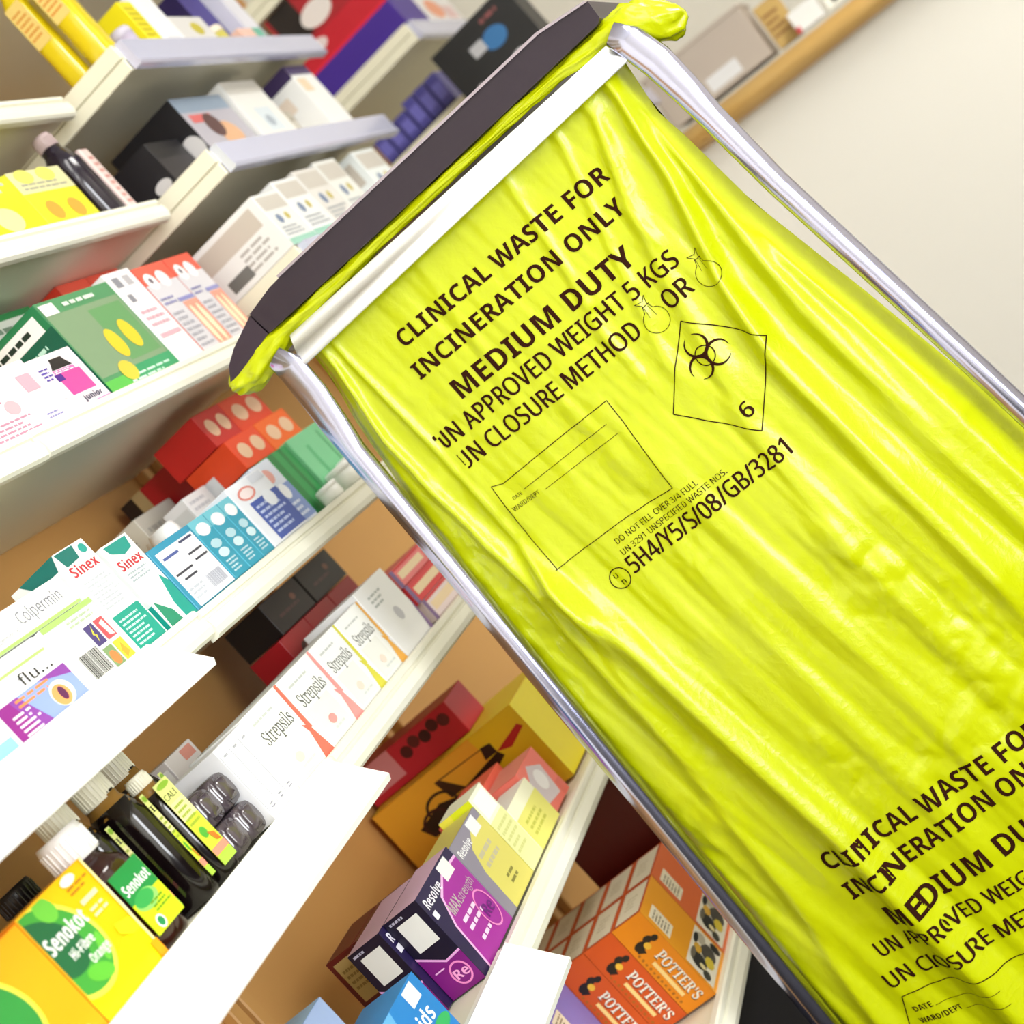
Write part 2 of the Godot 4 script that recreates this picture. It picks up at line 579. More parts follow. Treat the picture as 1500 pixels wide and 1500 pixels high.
# ---------------------------------------------------------------- sack stand
func build_stand() -> void:
	var o := thing("sack_stand", "chrome tubular stand with dark purple lid and white bar holding the yellow sack", "waste stand", Vector3(-0.46, FLOOR, -1.8))
	var chrome := mat("B6B6CE", 0.16, 1.0)
	var off := -o.position
	var zt := -1.735
	part("leg", tube([Vector3(-0.712, 0.982, zt), Vector3(-0.706, 0.962, zt), Vector3(-0.708, 0.925, zt), Vector3(-0.713, 0.885, zt), Vector3(-0.717, 0.85, zt), Vector3(-0.727, 0.66, zt), Vector3(-0.750, 0.289, zt), Vector3(-0.766, 0.034, zt), Vector3(-0.779, FLOOR + 0.03, zt)],
		[[0.013, 0.005], [0.0175, 0.006], [0.018, 0.007], [0.0165, 0.008], [0.0135, 0.0105], [0.0132, 0.013], [0.0135, 0.0135], [0.0138, 0.0138], [0.014, 0.014]]), chrome, o, off)
	part("leg", tube([Vector3(-0.222, 0.975, zt), Vector3(-0.213, 0.958, zt), Vector3(-0.206, 0.925, zt), Vector3(-0.2035, 0.885, zt), Vector3(-0.2025, 0.85, zt), Vector3(-0.198, 0.76, zt), Vector3(-0.182, 0.593, zt), Vector3(-0.171, 0.466, zt), Vector3(-0.145, 0.16, zt), Vector3(-0.118, FLOOR + 0.03, zt)],
		[[0.012, 0.005], [0.0165, 0.006], [0.017, 0.007], [0.0155, 0.008], [0.0135, 0.0105], [0.0125, 0.012], [0.012, 0.012], [0.012, 0.012], [0.012, 0.012], [0.012, 0.012]]), chrome, o, off)
	for s in [[-0.779, -1], [-0.118, 1]]:
		part("foot", tube([Vector3(s[0], FLOOR + 0.03, zt + 0.012), Vector3(s[0], FLOOR + 0.022, zt - 0.02), Vector3(s[0] , FLOOR + 0.014, zt - 0.06), Vector3(s[0], FLOOR + 0.014, zt - 0.2)], [[0.012, 0.012], [0.012, 0.012], [0.012, 0.012], [0.012, 0.012]]), chrome, o, off)
	# white front bar
	var bar := SurfaceTool.new()
	bar.begin(Mesh.PRIMITIVE_TRIANGLES)
	# a flat plate leaning back a little, its corners rounded
	var ends := [[-0.690, 0.953, 0.989], [-0.222, 0.9445, 0.971]]
	var ring := []
	for e in ends:
		var q := []
		var half: float = (e[2] - e[1]) / 2
		for a in 20:
			var t := TAU * a / 20
			var up := half * signf(sin(t)) * pow(absf(sin(t)), 0.35)
			q.append(Vector3(e[0] - 0.25 * up * (1.0 if e[0] > -0.5 else -4.0) * 0.25, (e[1] + e[2]) / 2 + up, -1.743 - up * 0.38 + 0.006 * signf(cos(t)) * pow(absf(cos(t)), 0.5)))
		ring.append(q)
	var cm := Vector3(-0.456, 0.965, -1.743)
	for a in 20:
		quad_out(bar, ring[0][a], ring[1][a], ring[1][(a + 1) % 20], ring[0][(a + 1) % 20], cm)
	for i in 2:
		for a in range(1, 19):
			tri_out(bar, ring[i][0], ring[i][a], ring[i][a + 1], cm)
	bar.generate_normals()
	part("front_bar", bar.commit(), mat("FBFBFB", 0.3), o, off)
	# lid: shallow dark tray with slanted ends
	var dark := mat("2A1E2A", 0.38, 0.0, 0.45)
	var lid := extrude(PackedVector2Array([Vector2(-0.700, 1.005), Vector2(-0.533, 0.999), Vector2(-0.226, 0.991), Vector2(-0.220, 0.994), Vector2(-0.218, 1.014), Vector2(-0.275, 1.025), Vector2(-0.649, 1.039), Vector2(-0.665, 1.039), Vector2(-0.702, 1.034)]), -1.742, -2.02)
	var l := part("lid", lid, dark, o, off)
	var rim := SurfaceTool.new()
	rim.begin(Mesh.PRIMITIVE_TRIANGLES)
	extrude(PackedVector2Array([Vector2(-0.649, 1.039), Vector2(-0.275, 1.025), Vector2(-0.220, 1.014), Vector2(-0.220, 1.0165), Vector2(-0.275, 1.028), Vector2(-0.649, 1.042)]), -1.739, -2.02, rim)
	rim.generate_normals()
	part("lid_highlight", rim.commit(), mat("A79BA4", 0.3, 0.4), l)  # pale strip put in as the highlight along the lid top
	part("lid_end", extrude(PackedVector2Array([Vector2(-0.7025, 1.006), Vector2(-0.7045, 1.033), Vector2(-0.744, 1.0205), Vector2(-0.762, 1.011), Vector2(-0.773, 0.998), Vector2(-0.768, 0.994), Vector2(-0.745, 0.999)]), -1.744, -2.02), mat("332633", 0.38, 0.0, 0.45), l)

# ---------------------------------------------------------------- yellow sack
const NU := 190
const NV := 360
const SACK_TOP := 0.962
const SACK_BOT := -0.135
var sack_grid := PackedFloat32Array()
var sack_folds := []
var crumple := FastNoiseLite.new()
var fine := FastNoiseLite.new()

func along(table: Array, y: float) -> float:   # table of [y, x] with y falling
	if y >= table[0][0]:
		return table[0][1]
	for i in table.size() - 1:
		if y >= table[i + 1][0]:
			var t: float = (table[i][0] - y) / (table[i][0] - table[i + 1][0])
			t = t * t * (3 - 2 * t) if table.size() < 3 else t
			return lerpf(table[i][1], table[i + 1][1], t)
	return table[-1][1]

func sack_left(y: float) -> float:
	return along([[0.96, -0.692], [0.923, -0.696], [0.873, -0.709], [0.779, -0.723], [0.657, -0.737], [0.477, -0.748], [0.299, -0.757], [0.057, -0.770], [-0.13, -0.778]], y)

func sack_right(y: float) -> float:
	return along([[0.96, -0.233], [0.92, -0.238], [0.89, -0.2415], [0.855, -0.238], [0.76, -0.2325], [0.677, -0.2185], [0.615, -0.208], [0.466, -0.186], [0.2, -0.168], [-0.13, -0.150]], y)

func sack_z(x: float, y: float) -> float:
	var l := sack_left(y)
	var r := sack_right(y)
	var u := clampf((x - l) / (r - l), 0.0, 1.0)
	var down := clampf((0.96 - y) / 0.5, 0.0, 1.0)
	var z := -1.752 + 0.030 * down * pow(maxf(sin(PI * u), 0.0), 0.7)
	var edge := minf(u, 1.0 - u)
	z -= 0.022 * exp(-edge * edge / 0.0004)
	for f in sack_folds:
		var xi := along(f[0], y)
		var d: float = (x - xi) / (f[2] * lerpf(0.45, 1.0, down))
		var gain: float = f[1]
		if y > f[0][0][0]:
			gain *= clampf(1.0 - (y - f[0][0][0]) / 0.06, 0.0, 1.0)
		if y < f[0][-1][0]:
			gain *= clampf(1.0 - (f[0][-1][0] - y) / 0.10, 0.0, 1.0)
		z += gain * (exp(-d * d) if d > 0.0 else exp(-d * d * (f[3] if f.size() > 3 else 1.0)))
	var lean := x + 0.10 * y
	z += 0.0050 * crumple.get_noise_2d(lean * 260.0, y * 22.0) * (0.35 + down)
	z += 0.0016 * crumple.get_noise_2d(lean * 700.0 + 90.0, y * 70.0)
	# crackled patches where the film has been crushed
	var patch := smoothstep(0.05, 0.40, crumple.get_noise_2d(x * 90.0 + 40.0, y * 60.0 - 70.0))
	z += 0.0024 * patch * (absf(fine.get_noise_2d(x * 260.0, y * 200.0)) * 2.0 - 0.5)
	z += 0.00025 * fine.get_noise_2d(x * 900.0, y * 700.0)
	return z

func build_sack() -> void:
	crumple.seed = 11
	crumple.frequency = 0.06
	crumple.fractal_octaves = 3
	fine.seed = 5
	fine.frequency = 0.05
	fine.fractal_octaves = 3
	sack_folds = [
		[[[0.93, -0.258], [0.827, -0.275], [0.733, -0.301], [0.635, -0.316], [0.518, -0.310], [0.32, -0.296]], 0.016, 0.018, 3.0],
		[[[0.93, -0.288], [0.843, -0.322], [0.73, -0.350], [0.596, -0.378], [0.431, -0.384], [0.229, -0.371]], 0.008, 0.020, 2.0],
		[[[0.90, -0.246], [0.769, -0.255], [0.65, -0.262], [0.525, -0.255], [0.407, -0.243], [0.1, -0.22]], 0.014, 0.020, 2.5],
		[[[0.60, -0.655], [0.478, -0.628], [0.348, -0.617], [0.204, -0.602], [0.087, -0.600], [-0.1, -0.590]], 0.026, 0.024, 2.2],
		[[[0.93, -0.672], [0.836, -0.688], [0.743, -0.684], [0.614, -0.674], [0.45, -0.679]], 0.009, 0.010, 2.0],
		[[[0.93, -0.657], [0.813, -0.652], [0.731, -0.650], [0.586, -0.652]], 0.006, 0.008, 2.0],
		[[[0.62, -0.469], [0.448, -0.462], [0.297, -0.454], [0.159, -0.428], [0.0, -0.40]], 0.007, 0.030, 1.5],
		[[[0.56, -0.650], [0.373, -0.678], [0.184, -0.694], [0.0, -0.72]], 0.008, 0.014, 2.0],
		[[[0.70, -0.240], [0.5, -0.222], [0.3, -0.208], [0.0, -0.19]], 0.008, 0.012, 2.0],
		[[[0.52, -0.52], [0.30, -0.515], [0.1, -0.50]], 0.006, 0.022, 1.5],
		[[[0.45, -0.33], [0.25, -0.30], [0.0, -0.27]], 0.008, 0.020, 1.5],
		[[[0.94, -0.40], [0.86, -0.41], [0.76, -0.43]], 0.004, 0.012, 1.5],
		[[[0.94, -0.33], [0.84, -0.36], [0.70, -0.40]], 0.004, 0.012, 1.5],
		[[[0.94, -0.53], [0.86, -0.535], [0.76, -0.55]], 0.003, 0.016, 1.5],
	]
	var o := thing("clinical_waste_sack", "translucent yellow plastic clinical waste sack hanging open-topped on the chrome stand", "waste sack", Vector3(-0.46, -0.14, -1.8))
	var m := StandardMaterial3D.new()
	m.albedo_color = hexc("BDC600")
	m.roughness = 0.27
	m.metallic_specular = 0.5
	m.backlight = Color(0.5, 0.5, 0.02)
	var nz := FastNoiseLite.new()
	nz.seed = 21
	nz.frequency = 0.02
	nz.noise_type = FastNoiseLite.TYPE_SIMPLEX
	nz.fractal_type = FastNoiseLite.FRACTAL_RIDGED
	nz.fractal_octaves = 4
	var nt := NoiseTexture2D.new()
	nt.width = 1024
	nt.height = 1024
	nt.seamless = true
	nt.as_normal_map = true
	nt.bump_strength = 5.0
	nt.noise = nz
	m.normal_enabled = true
	m.normal_texture = nt
	m.normal_scale = 0.10
	m.uv1_scale = Vector3(3.2, 3.2, 1)
	var st := SurfaceTool.new()
	st.begin(Mesh.PRIMITIVE_TRIANGLES)
	var nu := NU
	var nv := NV
	var top := SACK_TOP
	var bot := SACK_BOT
	for j in nv + 1:
		var y := lerpf(top, bot, float(j) / nv)
		var l := sack_left(y)
		var r := sack_right(y)
		for i in nu + 1:
			var u := float(i) / nu
			var x := lerpf(l, r, u)
			var z := sack_z(x, y)
			sack_grid.append(z)
			st.set_uv(Vector2(x, y))
			st.add_vertex(Vector3(x, y, z))
	for j in nv:
		for i in nu:
			var k := j * (nu + 1) + i
			for q in [k, k + 1, k + nu + 1, k + 1, k + nu + 2, k + nu + 1]:
				st.add_index(q)
	# back sheet: bellied, joined at the sides and closed at the bottom
	var base := (nu + 1) * (nv + 1)
	var bu := 24
	var bv := 40
	for j in bv + 1:
		var y := lerpf(top, bot, float(j) / bv)
		for i in bu + 1:
			var u := float(i) / bu
			var x := lerpf(sack_left(y), sack_right(y), u)
			var shut := clampf((y - bot) / 0.12, 0.0, 1.0)
			st.set_uv(Vector2(x, y))
			st.add_vertex(Vector3(x, y, lerpf(sack_z(x, y), -1.784 - 0.11 * sin(PI * u) * shut, 1.0 if i > 0 and i < bu and shut > 0.0 else 0.0)))
	for j in bv:
		for i in bu:
			var k := base + j * (bu + 1) + i
			for q in [k, k + bu + 1, k + 1, k + 1, k + bu + 1, k + bu + 2]:
				st.add_index(q)
	st.generate_normals()
	st.generate_tangents()
	part("film", st.commit(), m, o, -o.position)
	# rim of the sack gathered over the bar, with a loose tuft at each end
	var rim := SurfaceTool.new()
	rim.begin(Mesh.PRIMITIVE_TRIANGLES)
	var path := [[-0.781, 0.990, 0.003, 0.004], [-0.778, 0.989, 0.011, 0.012], [-0.766, 0.989, 0.0165, 0.018], [-0.745, 0.989, 0.0185, 0.019], [-0.72, 0.992, 0.0145, 0.016], [-0.69, 0.9955, 0.010, 0.013], [-0.65, 0.995, 0.008, 0.012], [-0.55, 0.9935, 0.0065, 0.010], [-0.40, 0.9895, 0.0055, 0.009], [-0.29, 0.985, 0.0065, 0.010], [-0.245, 0.980, 0.010, 0.012], [-0.22, 0.976, 0.015, 0.016], [-0.20, 0.968, 0.024, 0.020], [-0.182, 0.957, 0.027, 0.020], [-0.168, 0.949, 0.020, 0.014], [-0.158, 0.944, 0.008, 0.008], [-0.156, 0.943, 0.001, 0.001]]
	var su := 150
	var sv := 36
	for j in su + 1:
		var t := float(j) / su * (path.size() - 1)
		var i0 := mini(int(t), path.size() - 2)
		var fr := t - i0
		var q := []
		for k in 4:
			q.append(lerpf(path[i0][k], path[i0 + 1][k], fr))
		for i in sv + 1:
			var a := TAU * i / sv
			var rough_ := 1.0 + 0.45 * crumple.get_noise_3d(q[0] * 300.0, cos(a) * 22.0, sin(a) * 22.0) + 0.20 * absf(fine.get_noise_3d(q[0] * 500.0, cos(a) * 40.0, sin(a) * 40.0))
			rim.set_uv(Vector2(q[0], q[1] + a * 0.02))
			rim.add_vertex(Vector3(q[0], q[1] + sin(a) * q[2] * rough_, -1.757 + cos(a) * q[3] * rough_))
	for j in su:
		for i in sv:
			var k := j * (sv + 1) + i
			for qq in [k, k + sv + 1, k + 1, k + 1, k + sv + 1, k + sv + 2]:
				rim.add_index(qq)
	rim.generate_normals()
	rim.generate_tangents()
	part("gathered_rim", rim.commit(), m, o, -o.position)
	print_sack(o)

var sack_ink: SurfaceTool
var cuts := []   # creases that swallow a strip of the print: [[y, x] table, width]

func sheet_z(x: float, y: float) -> float:   # height of the sheet's own triangles
	var fj := clampf((SACK_TOP - y) / (SACK_TOP - SACK_BOT) * NV, 0.0, NV - 0.001)
	var l := sack_left(y)
	var fi := clampf((x - l) / (sack_right(y) - l) * NU, 0.0, NU - 0.001)
	var k := int(fj) * (NU + 1) + int(fi)
	var a := fi - int(fi)
	var b := fj - int(fj)
	var k2 := k + NU + 1
	if a + b < 1.0:
		return sack_grid[k] + a * (sack_grid[k + 1] - sack_grid[k]) + b * (sack_grid[k2] - sack_grid[k])
	return sack_grid[k2 + 1] + (1 - a) * (sack_grid[k2] - sack_grid[k2 + 1]) + (1 - b) * (sack_grid[k + 1] - sack_grid[k2 + 1])

func ink_point(p: Vector2) -> void:
	var z := sheet_z(p.x, p.y)
	var e := 0.002
	var nrm := Vector3(-(sheet_z(p.x + e, p.y) - sheet_z(p.x - e, p.y)) / (2 * e), -(sheet_z(p.x, p.y + e) - sheet_z(p.x, p.y - e)) / (2 * e), 1).normalized()
	sack_ink.set_normal(nrm)
	sack_ink.add_vertex(Vector3(p.x, p.y, z) + nrm * 0.0006)

func ink_tri(a: Vector2, b: Vector2, d: Vector2) -> void:
	var longest := maxf(a.distance_to(b), maxf(b.distance_to(d), d.distance_to(a)))
	if longest > 0.0032:
		if a.distance_to(b) >= longest - 1e-9:
			var mid := (a + b) / 2
			ink_tri(a, mid, d)
			ink_tri(mid, b, d)
		elif b.distance_to(d) >= longest - 1e-9:
			var mid := (b + d) / 2
			ink_tri(a, b, mid)
			ink_tri(a, mid, d)
		else:
			var mid := (d + a) / 2
			ink_tri(a, b, mid)
			ink_tri(mid, b, d)
		return
	var ct := (a + b + d) / 3
	var slide := Vector2.ZERO
	for c in cuts:   # a crease swallows a strip of the print; what is left of it moves up to the fold
		if ct.y < c[0][0][0] and ct.y > c[0][-1][0]:
			var dist: float = along(c[0], ct.y) - ct.x
			if dist > 0 and dist < c[1]:
				return
			if dist > 0:
				slide.x += c[1]
	a += slide
	b += slide
	d += slide
	if (b - a).cross(d - a) > 0:
		var t := b
		b = d
		d = t
	ink_point(a)
	ink_point(b)
	ink_point(d)

func sack_text(text: String, font_kind: int, from: Vector2, to: Vector2, cap: float, fit := "") -> void:
	var g := letters(text, font_kind)
	var run := to - from
	var wide: float = letters(fit, font_kind)[1] if fit != "" else g[1]
	var dir := run.normalized()
	var up := Vector2(0.0, 1.0)
	var pts: PackedVector2Array = g[0]
	for pass_ in (2 if font_kind == 0 and cap > 0.01 else 1):   # the plain face is struck twice to thicken it
		for i in range(0, pts.size(), 3):
			var q: Array[Vector2] = []
			for j in 3:
				q.append(from + Vector2(0.0009, 0.0003) * (pass_ - 0.5) + run * (pts[i + j].x / wide) + up * pts[i + j].y * cap)
			ink_tri(q[0], q[1], q[2])

func sack_line(pts: Array, width := 0.0009) -> void:
	for i in pts.size() - 1:
		var a: Vector2 = pts[i]
		var b: Vector2 = pts[i + 1]
		var s := (b - a).normalized().orthogonal() * width / 2
		ink_tri(a - s, b - s, b + s)
		ink_tri(a - s, b + s, a + s)

func sack_arc(c: Vector2, r: float, w0: float, w1: float, a0: float, a1: float) -> void:   # width w1 at the middle, w0 at the ends
	var steps := 22
	for i in steps:
		var t0 := float(i) / steps
		var t1 := float(i + 1) / steps
		var p := []
		for t in [t0, t1]:
			var a := lerpf(a0, a1, t)
			var wd := lerpf(w0, w1, sin(PI * t))
			var dv := Vector2(cos(a), sin(a))
			p.append(c + dv * (r + wd / 2))
			p.append(c + dv * (r - wd / 2))
		ink_tri(p[0], p[2], p[3])
		ink_tri(p[0], p[3], p[1])

func print_sack(o: Node3D) -> void:
	sack_ink = SurfaceTool.new()
	sack_ink.begin(Mesh.PRIMITIVE_TRIANGLES)
	cuts = [[[[0.80, -0.637], [0.73, -0.636]], 0.004]]
	sack_text("CLINICAL WASTE FOR", 1, Vector2(-0.600, 0.894), Vector2(-0.317, 0.874), 0.0185)
	sack_text("INCINERATION ONLY", 1, Vector2(-0.611, 0.858), Vector2(-0.326, 0.8395), 0.0185)
	sack_text("MEDIUM DUTY", 1, Vector2(-0.590, 0.813), Vector2(-0.353, 0.795), 0.0225)
	sack_text("UN APPROVED WEIGHT 5 KGS", 0, Vector2(-0.645, 0.7855), Vector2(-0.322, 0.764), 0.0200)
	sack_text("UN CLOSURE METHOD", 0, Vector2(-0.641, 0.755), Vector2(-0.399, 0.736), 0.0200)
	sack_text("OR", 0, Vector2(-0.361, 0.736), Vector2(-0.329, 0.7345), 0.0200)
	sack_text("DO NOT FILL OVER 3/4 FULL", 0, Vector2(-0.567, 0.5905), Vector2(-0.457, 0.585), 0.0066)
	sack_text("UN 3291 UNSPECIFIED WASTE NOS.", 0, Vector2(-0.570, 0.578), Vector2(-0.427, 0.574), 0.0066)
	sack_text("5H4/Y5/S/08/GB/3281", 0, Vector2(-0.574, 0.5555), Vector2(-0.363, 0.547), 0.0195)
	sack_text("DATE", 0, Vector2(-0.622, 0.697), Vector2(-0.610, 0.696), 0.004)
	sack_text("WARD/DEPT", 0, Vector2(-0.630, 0.6875), Vector2(-0.594, 0.684), 0.0052)
	# tied sack drawings either side of OR
	for c in [Vector2(-0.378, 0.738), Vector2(-0.307, 0.738)]:
		sack_arc(c, 0.0135, 0.0006, 0.0006, PI * 0.62, PI * 2.38)
		sack_line([c + Vector2(-0.005, 0.0125), c + Vector2(-0.002, 0.020), c + Vector2(-0.007, 0.026), c + Vector2(0.001, 0.0235), c + Vector2(0.006, 0.028), c + Vector2(0.003, 0.020), c + Vector2(0.005, 0.0125)], 0.0006)
		sack_line([c + Vector2(-0.004, 0.0185), c + Vector2(0.005, 0.0185)], 0.0007)
		sack_line([c + Vector2(-0.002, 0.017), c + Vector2(-0.004, 0.006)], 0.0004)
		sack_line([c + Vector2(0.002, 0.017), c + Vector2(0.003, 0.004)], 0.0004)
	# hazard diamond, biohazard sign, class 6
	sack_line([Vector2(-0.360, 0.721), Vector2(-0.333, 0.689), Vector2(-0.304, 0.654), Vector2(-0.339, 0.617), Vector2(-0.372, 0.584), Vector2(-0.402, 0.620), Vector2(-0.430, 0.655), Vector2(-0.396, 0.690), Vector2(-0.360, 0.721)], 0.0011)
	var bc := Vector2(-0.3645, 0.679)
	for k in 3:
		var a := PI / 2 + TAU * k / 3 + 0.05
		sack_arc(bc + Vector2(cos(a), sin(a)) * 0.0138, 0.0122, 0.0006, 0.0034, a + 0.42, a - 0.42 + TAU)
	sack_arc(bc, 0.0105, 0.0012, 0.0012, 0.0, TAU)
	sack_text("6", 0, Vector2(-0.375, 0.603), Vector2(-0.364, 0.602), 0.0165)
	# label panel
	sack_line([Vector2(-0.620, 0.718), Vector2(-0.545, 0.715), Vector2(-0.473, 0.711), Vector2(-0.476, 0.66), Vector2(-0.480, 0.599), Vector2(-0.55, 0.607), Vector2(-0.638, 0.612)], 0.0009)
	sack_line([Vector2(-0.636, 0.612), Vector2(-0.637, 0.66), Vector2(-0.632, 0.724), Vector2(-0.620, 0.718)], 0.0009)
	sack_line([Vector2(-0.606, 0.699), Vector2(-0.489, 0.693)], 0.0006)
	sack_line([Vector2(-0.588, 0.684), Vector2(-0.487, 0.678)], 0.0006)
	# united nations packaging mark
	sack_arc(Vector2(-0.591, 0.5615), 0.0118, 0.0012, 0.0012, 0.0, TAU)
	sack_text("u", 0, Vector2(-0.5955, 0.5635), Vector2(-0.5905, 0.5633), 0.0072)
	sack_text("n", 0, Vector2(-0.592, 0.5535), Vector2(-0.587, 0.5533), 0.0072)
	# second block, broken by creases
	cuts = [[[[0.20, -0.588], [0.12, -0.583], [0.058, -0.576], [-0.02, -0.567]], 0.007], [[[0.078, -0.629], [0.02, -0.627], [-0.02, -0.625]], 0.006]]
	sack_text("CLINICAL WASTE FOR", 1, Vector2(-0.645, 0.173), Vector2(-0.425, 0.164), 0.0215, "CLINICAL WASTE")
	sack_text("INCINERATION ONLY", 1, Vector2(-0.648, 0.132), Vector2(-0.449, 0.1325), 0.0215, "INCINERATION")
	sack_text("MEDIUM DUTY", 1, Vector2(-0.630, 0.084), Vector2(-0.495, 0.081), 0.0250, "MEDIUM")
	sack_text("UN APPROVED WEIGHT", 0, Vector2(-0.676, 0.060), Vector2(-0.536, 0.046), 0.0185, "UN APPROVED")
	sack_text("UN CLOSURE METHOD", 0, Vector2(-0.692, 0.026), Vector2(-0.553, 0.010), 0.0185, "UN CLOSURE")
	cuts = []
	sack_line([Vector2(-0.715, -0.065), Vector2(-0.695, -0.022), Vector2(-0.677, 0.012), Vector2(-0.62, 0.002), Vector2(-0.572, -0.014), Vector2(-0.48, -0.025)], 0.0012)
	sack_text("DATE", 1, Vector2(-0.677, -0.011), Vector2(-0.656, -0.0155), 0.0070)
	sack_text("WARD/DEPT", 1, Vector2(-0.681, -0.026), Vector2(-0.633, -0.037), 0.0070)
	sack_line([Vector2(-0.654, -0.016), Vector2(-0.58, -0.030)], 0.0007)
	sack_line([Vector2(-0.630, -0.038), Vector2(-0.58, -0.048)], 0.0007)
	part("printed_lettering", sack_ink.commit(), mat("2E1206", 0.75, 0.0, 0.2), o, -o.position)

# ---------------------------------------------------------------- counter at the far end
func build_counter() -> void:
	var slope := -0.09   # the counter line falls to the right
	var o := thing("counter", "cream dispensary counter with rounded wooden edge behind the chrome stand", "counter", Vector3(-0.1, 0.925, -4.0))
	o.rotation.z = atan(slope)
	part("front_panel", bevel_box(2.0, 1.05, 0.5, 0.004), mat("F5F2E9", 0.6), o, Vector3(0.35, -1.10, -0.28))
	var edge := tube([Vector3(-0.62, -0.036, 0.0), Vector3(0.4, -0.036, 0.0), Vector3(1.3, -0.036, 0.0)], [[0.030, 0.037], [0.030, 0.037], [0.030, 0.037]])
	part("wooden_edge", edge, wood(), o)
	part("worktop", bevel_box(1.95, 0.03, 0.55, 0.002), mat("D8CFC0", 0.4), o, Vector3(0.35, -0.035, -0.27))
	var g := thing("storage_box", "grey beige cardboard box with white label on the far counter", "box", Vector3(-0.415, 0.962, -4.16))
	g.rotation.z = atan(slope)
	part("body", bevel_box(0.27, 0.132, 0.25, 0.003), mat("BDB0A4", 0.7), g)
	part("lid", bevel_box(0.276, 0.010, 0.256, 0.003), mat("C5B9AD", 0.7), g, Vector3(0, 0.128, 0))
	var k := Ink.new()
	k.face(Vector3(-0.135, 0, 0.125), Vector3.RIGHT, Vector3.UP, 0.27, 0.13)
	print_op(k, ["N", "r", 0.43, 0.10, 0.74, 0.36, "E4E4E6"])
	part("paper_label", k.mesh(), ink_mat, g)
	for d in [[-0.235, -4.12, 0.06, 0.11, "C8A55E", "small tan carton on the counter beside the grey box"], [-0.175, -4.05, 0.07, 0.05, "F4F4F2", "small white pack with red corner at the wooden counter edge"], [-0.075, -4.08, 0.11, 0.045, "F1EFE4", "flat white pack with black marks on the counter, furthest right"]]:
		var b := thing("small_pack", d[5], "box", Vector3(d[0], 0.93 + slope * (d[0] + 0.1), d[1]))
		b.rotation.z = atan(slope)
		part("body", bevel_box(d[2], d[3], 0.06, 0.002), mat(d[4], 0.5), b)
		var q := Ink.new()
		q.face(Vector3(-d[2] / 2, 0, 0.03), Vector3.RIGHT, Vector3.UP, d[2], d[3])
		if d[4] == "F4F4F2":
			print_op(q, ["N", "r", 0.0, 0.0, 0.16, 0.3, "C8404A"])
		elif d[4] == "F1EFE4":
			print_op(q, ["N", "r", 0.15, 0.2, 0.28, 0.5, "2A2622"])
			print_op(q, ["N", "r", 0.5, 0.45, 0.72, 0.6, "2A2622"])
		else:
			print_op(q, ["N", "l", 0.1, 0.2, 0.9, 0.8, 4, "8A5A22"])
		part("printed_panel", q.mesh(), ink_mat, b)

func wood() -> StandardMaterial3D:
	var n := FastNoiseLite.new()
	n.seed = 9
	n.frequency = 0.012
	n.fractal_octaves = 4
	var t := NoiseTexture2D.new()
	t.width = 512
	t.height = 512
	t.seamless = true
	t.noise = n
	var g := Gradient.new()
	g.set_color(0, hexc("D2A255"))
	g.set_color(1, hexc("E8C480"))
	t.color_ramp = g
	var m := StandardMaterial3D.new()
	m.albedo_texture = t
	m.uv1_triplanar = true
	m.uv1_scale = Vector3(0.6, 9, 9)
	m.roughness = 0.4
	return m

func bottle(called: String, label: String, group: String, at: Vector3, a: float, b: float, e: float, h: float, neck: float, capr: float, caph: float, glass: String, cap: String) -> Node3D:
	var o := thing(called, label, "bottle", at, group)
	var sh := h - caph
	var g := mat(glass, 0.12, 0.0, 0.6)
	part("body", turned([[0.0, 0.0], [0.9, 0.0], [1.0, 0.004], [1.0, sh * 0.74], [0.93, sh * 0.80], [neck * 1.25, sh * 0.90, 2.0], [neck, sh * 0.93, 2.0], [neck, sh, 2.0], [0.0, sh, 2.0]], a, b, e), g, o)
	part("neck", turned([[0.0, sh * 0.85], [neck * 1.34, sh * 0.85], [neck * 1.22, sh * 0.905], [neck * 1.07, sh * 0.935], [neck * 1.07, sh * 0.985], [0.0, sh * 0.985]], a, b), mat("8A6428" if glass == "0E0709" else glass, 0.12, 0.0, 0.6), o)
	var ribs := []
	ribs.append([0.0, 0.0])
	ribs.append([1.0, 0.0])
	ribs.append([1.0, caph * 0.86])
	ribs.append([0.94, caph])
	ribs.append([0.0, caph])
	var c := part("cap", turned(ribs, capr, capr, 2.0, 30), mat(cap, 0.35), o, Vector3(0, sh - caph * 0.15, 0))
	var rs := SurfaceTool.new()
	rs.begin(Mesh.PRIMITIVE_TRIANGLES)
	for i in 26:
		var t := TAU * i / 26
		add_bevel(rs, Vector3(cos(t) * capr, caph * 0.42, sin(t) * capr), Vector3(0.0007, caph * 0.36, 0.0007), 0.0002)
	rs.generate_normals()
	part("grip_ribs", rs.commit(), mat(cap, 0.35), c)
	return o

func tub(label: String, group: String, at: Vector3, r: float, h: float, col: String, cap: String) -> void:
	var o := thing("tub", label, "tub", at, group)
	part("body", turned([[0.0, 0.0], [0.92, 0.0], [1.0, 0.003], [1.0, h * 0.7], [0.0, h * 0.7]], r, r), mat(col, 0.35), o)
	part("cap", turned([[0.0, 0.0], [1.03, 0.0], [1.03, h * 0.22], [0.9, h * 0.3], [0.0, h * 0.3]], r, r), mat(cap, 0.3), o, Vector3(0, h * 0.7, 0))

const XF := -0.897

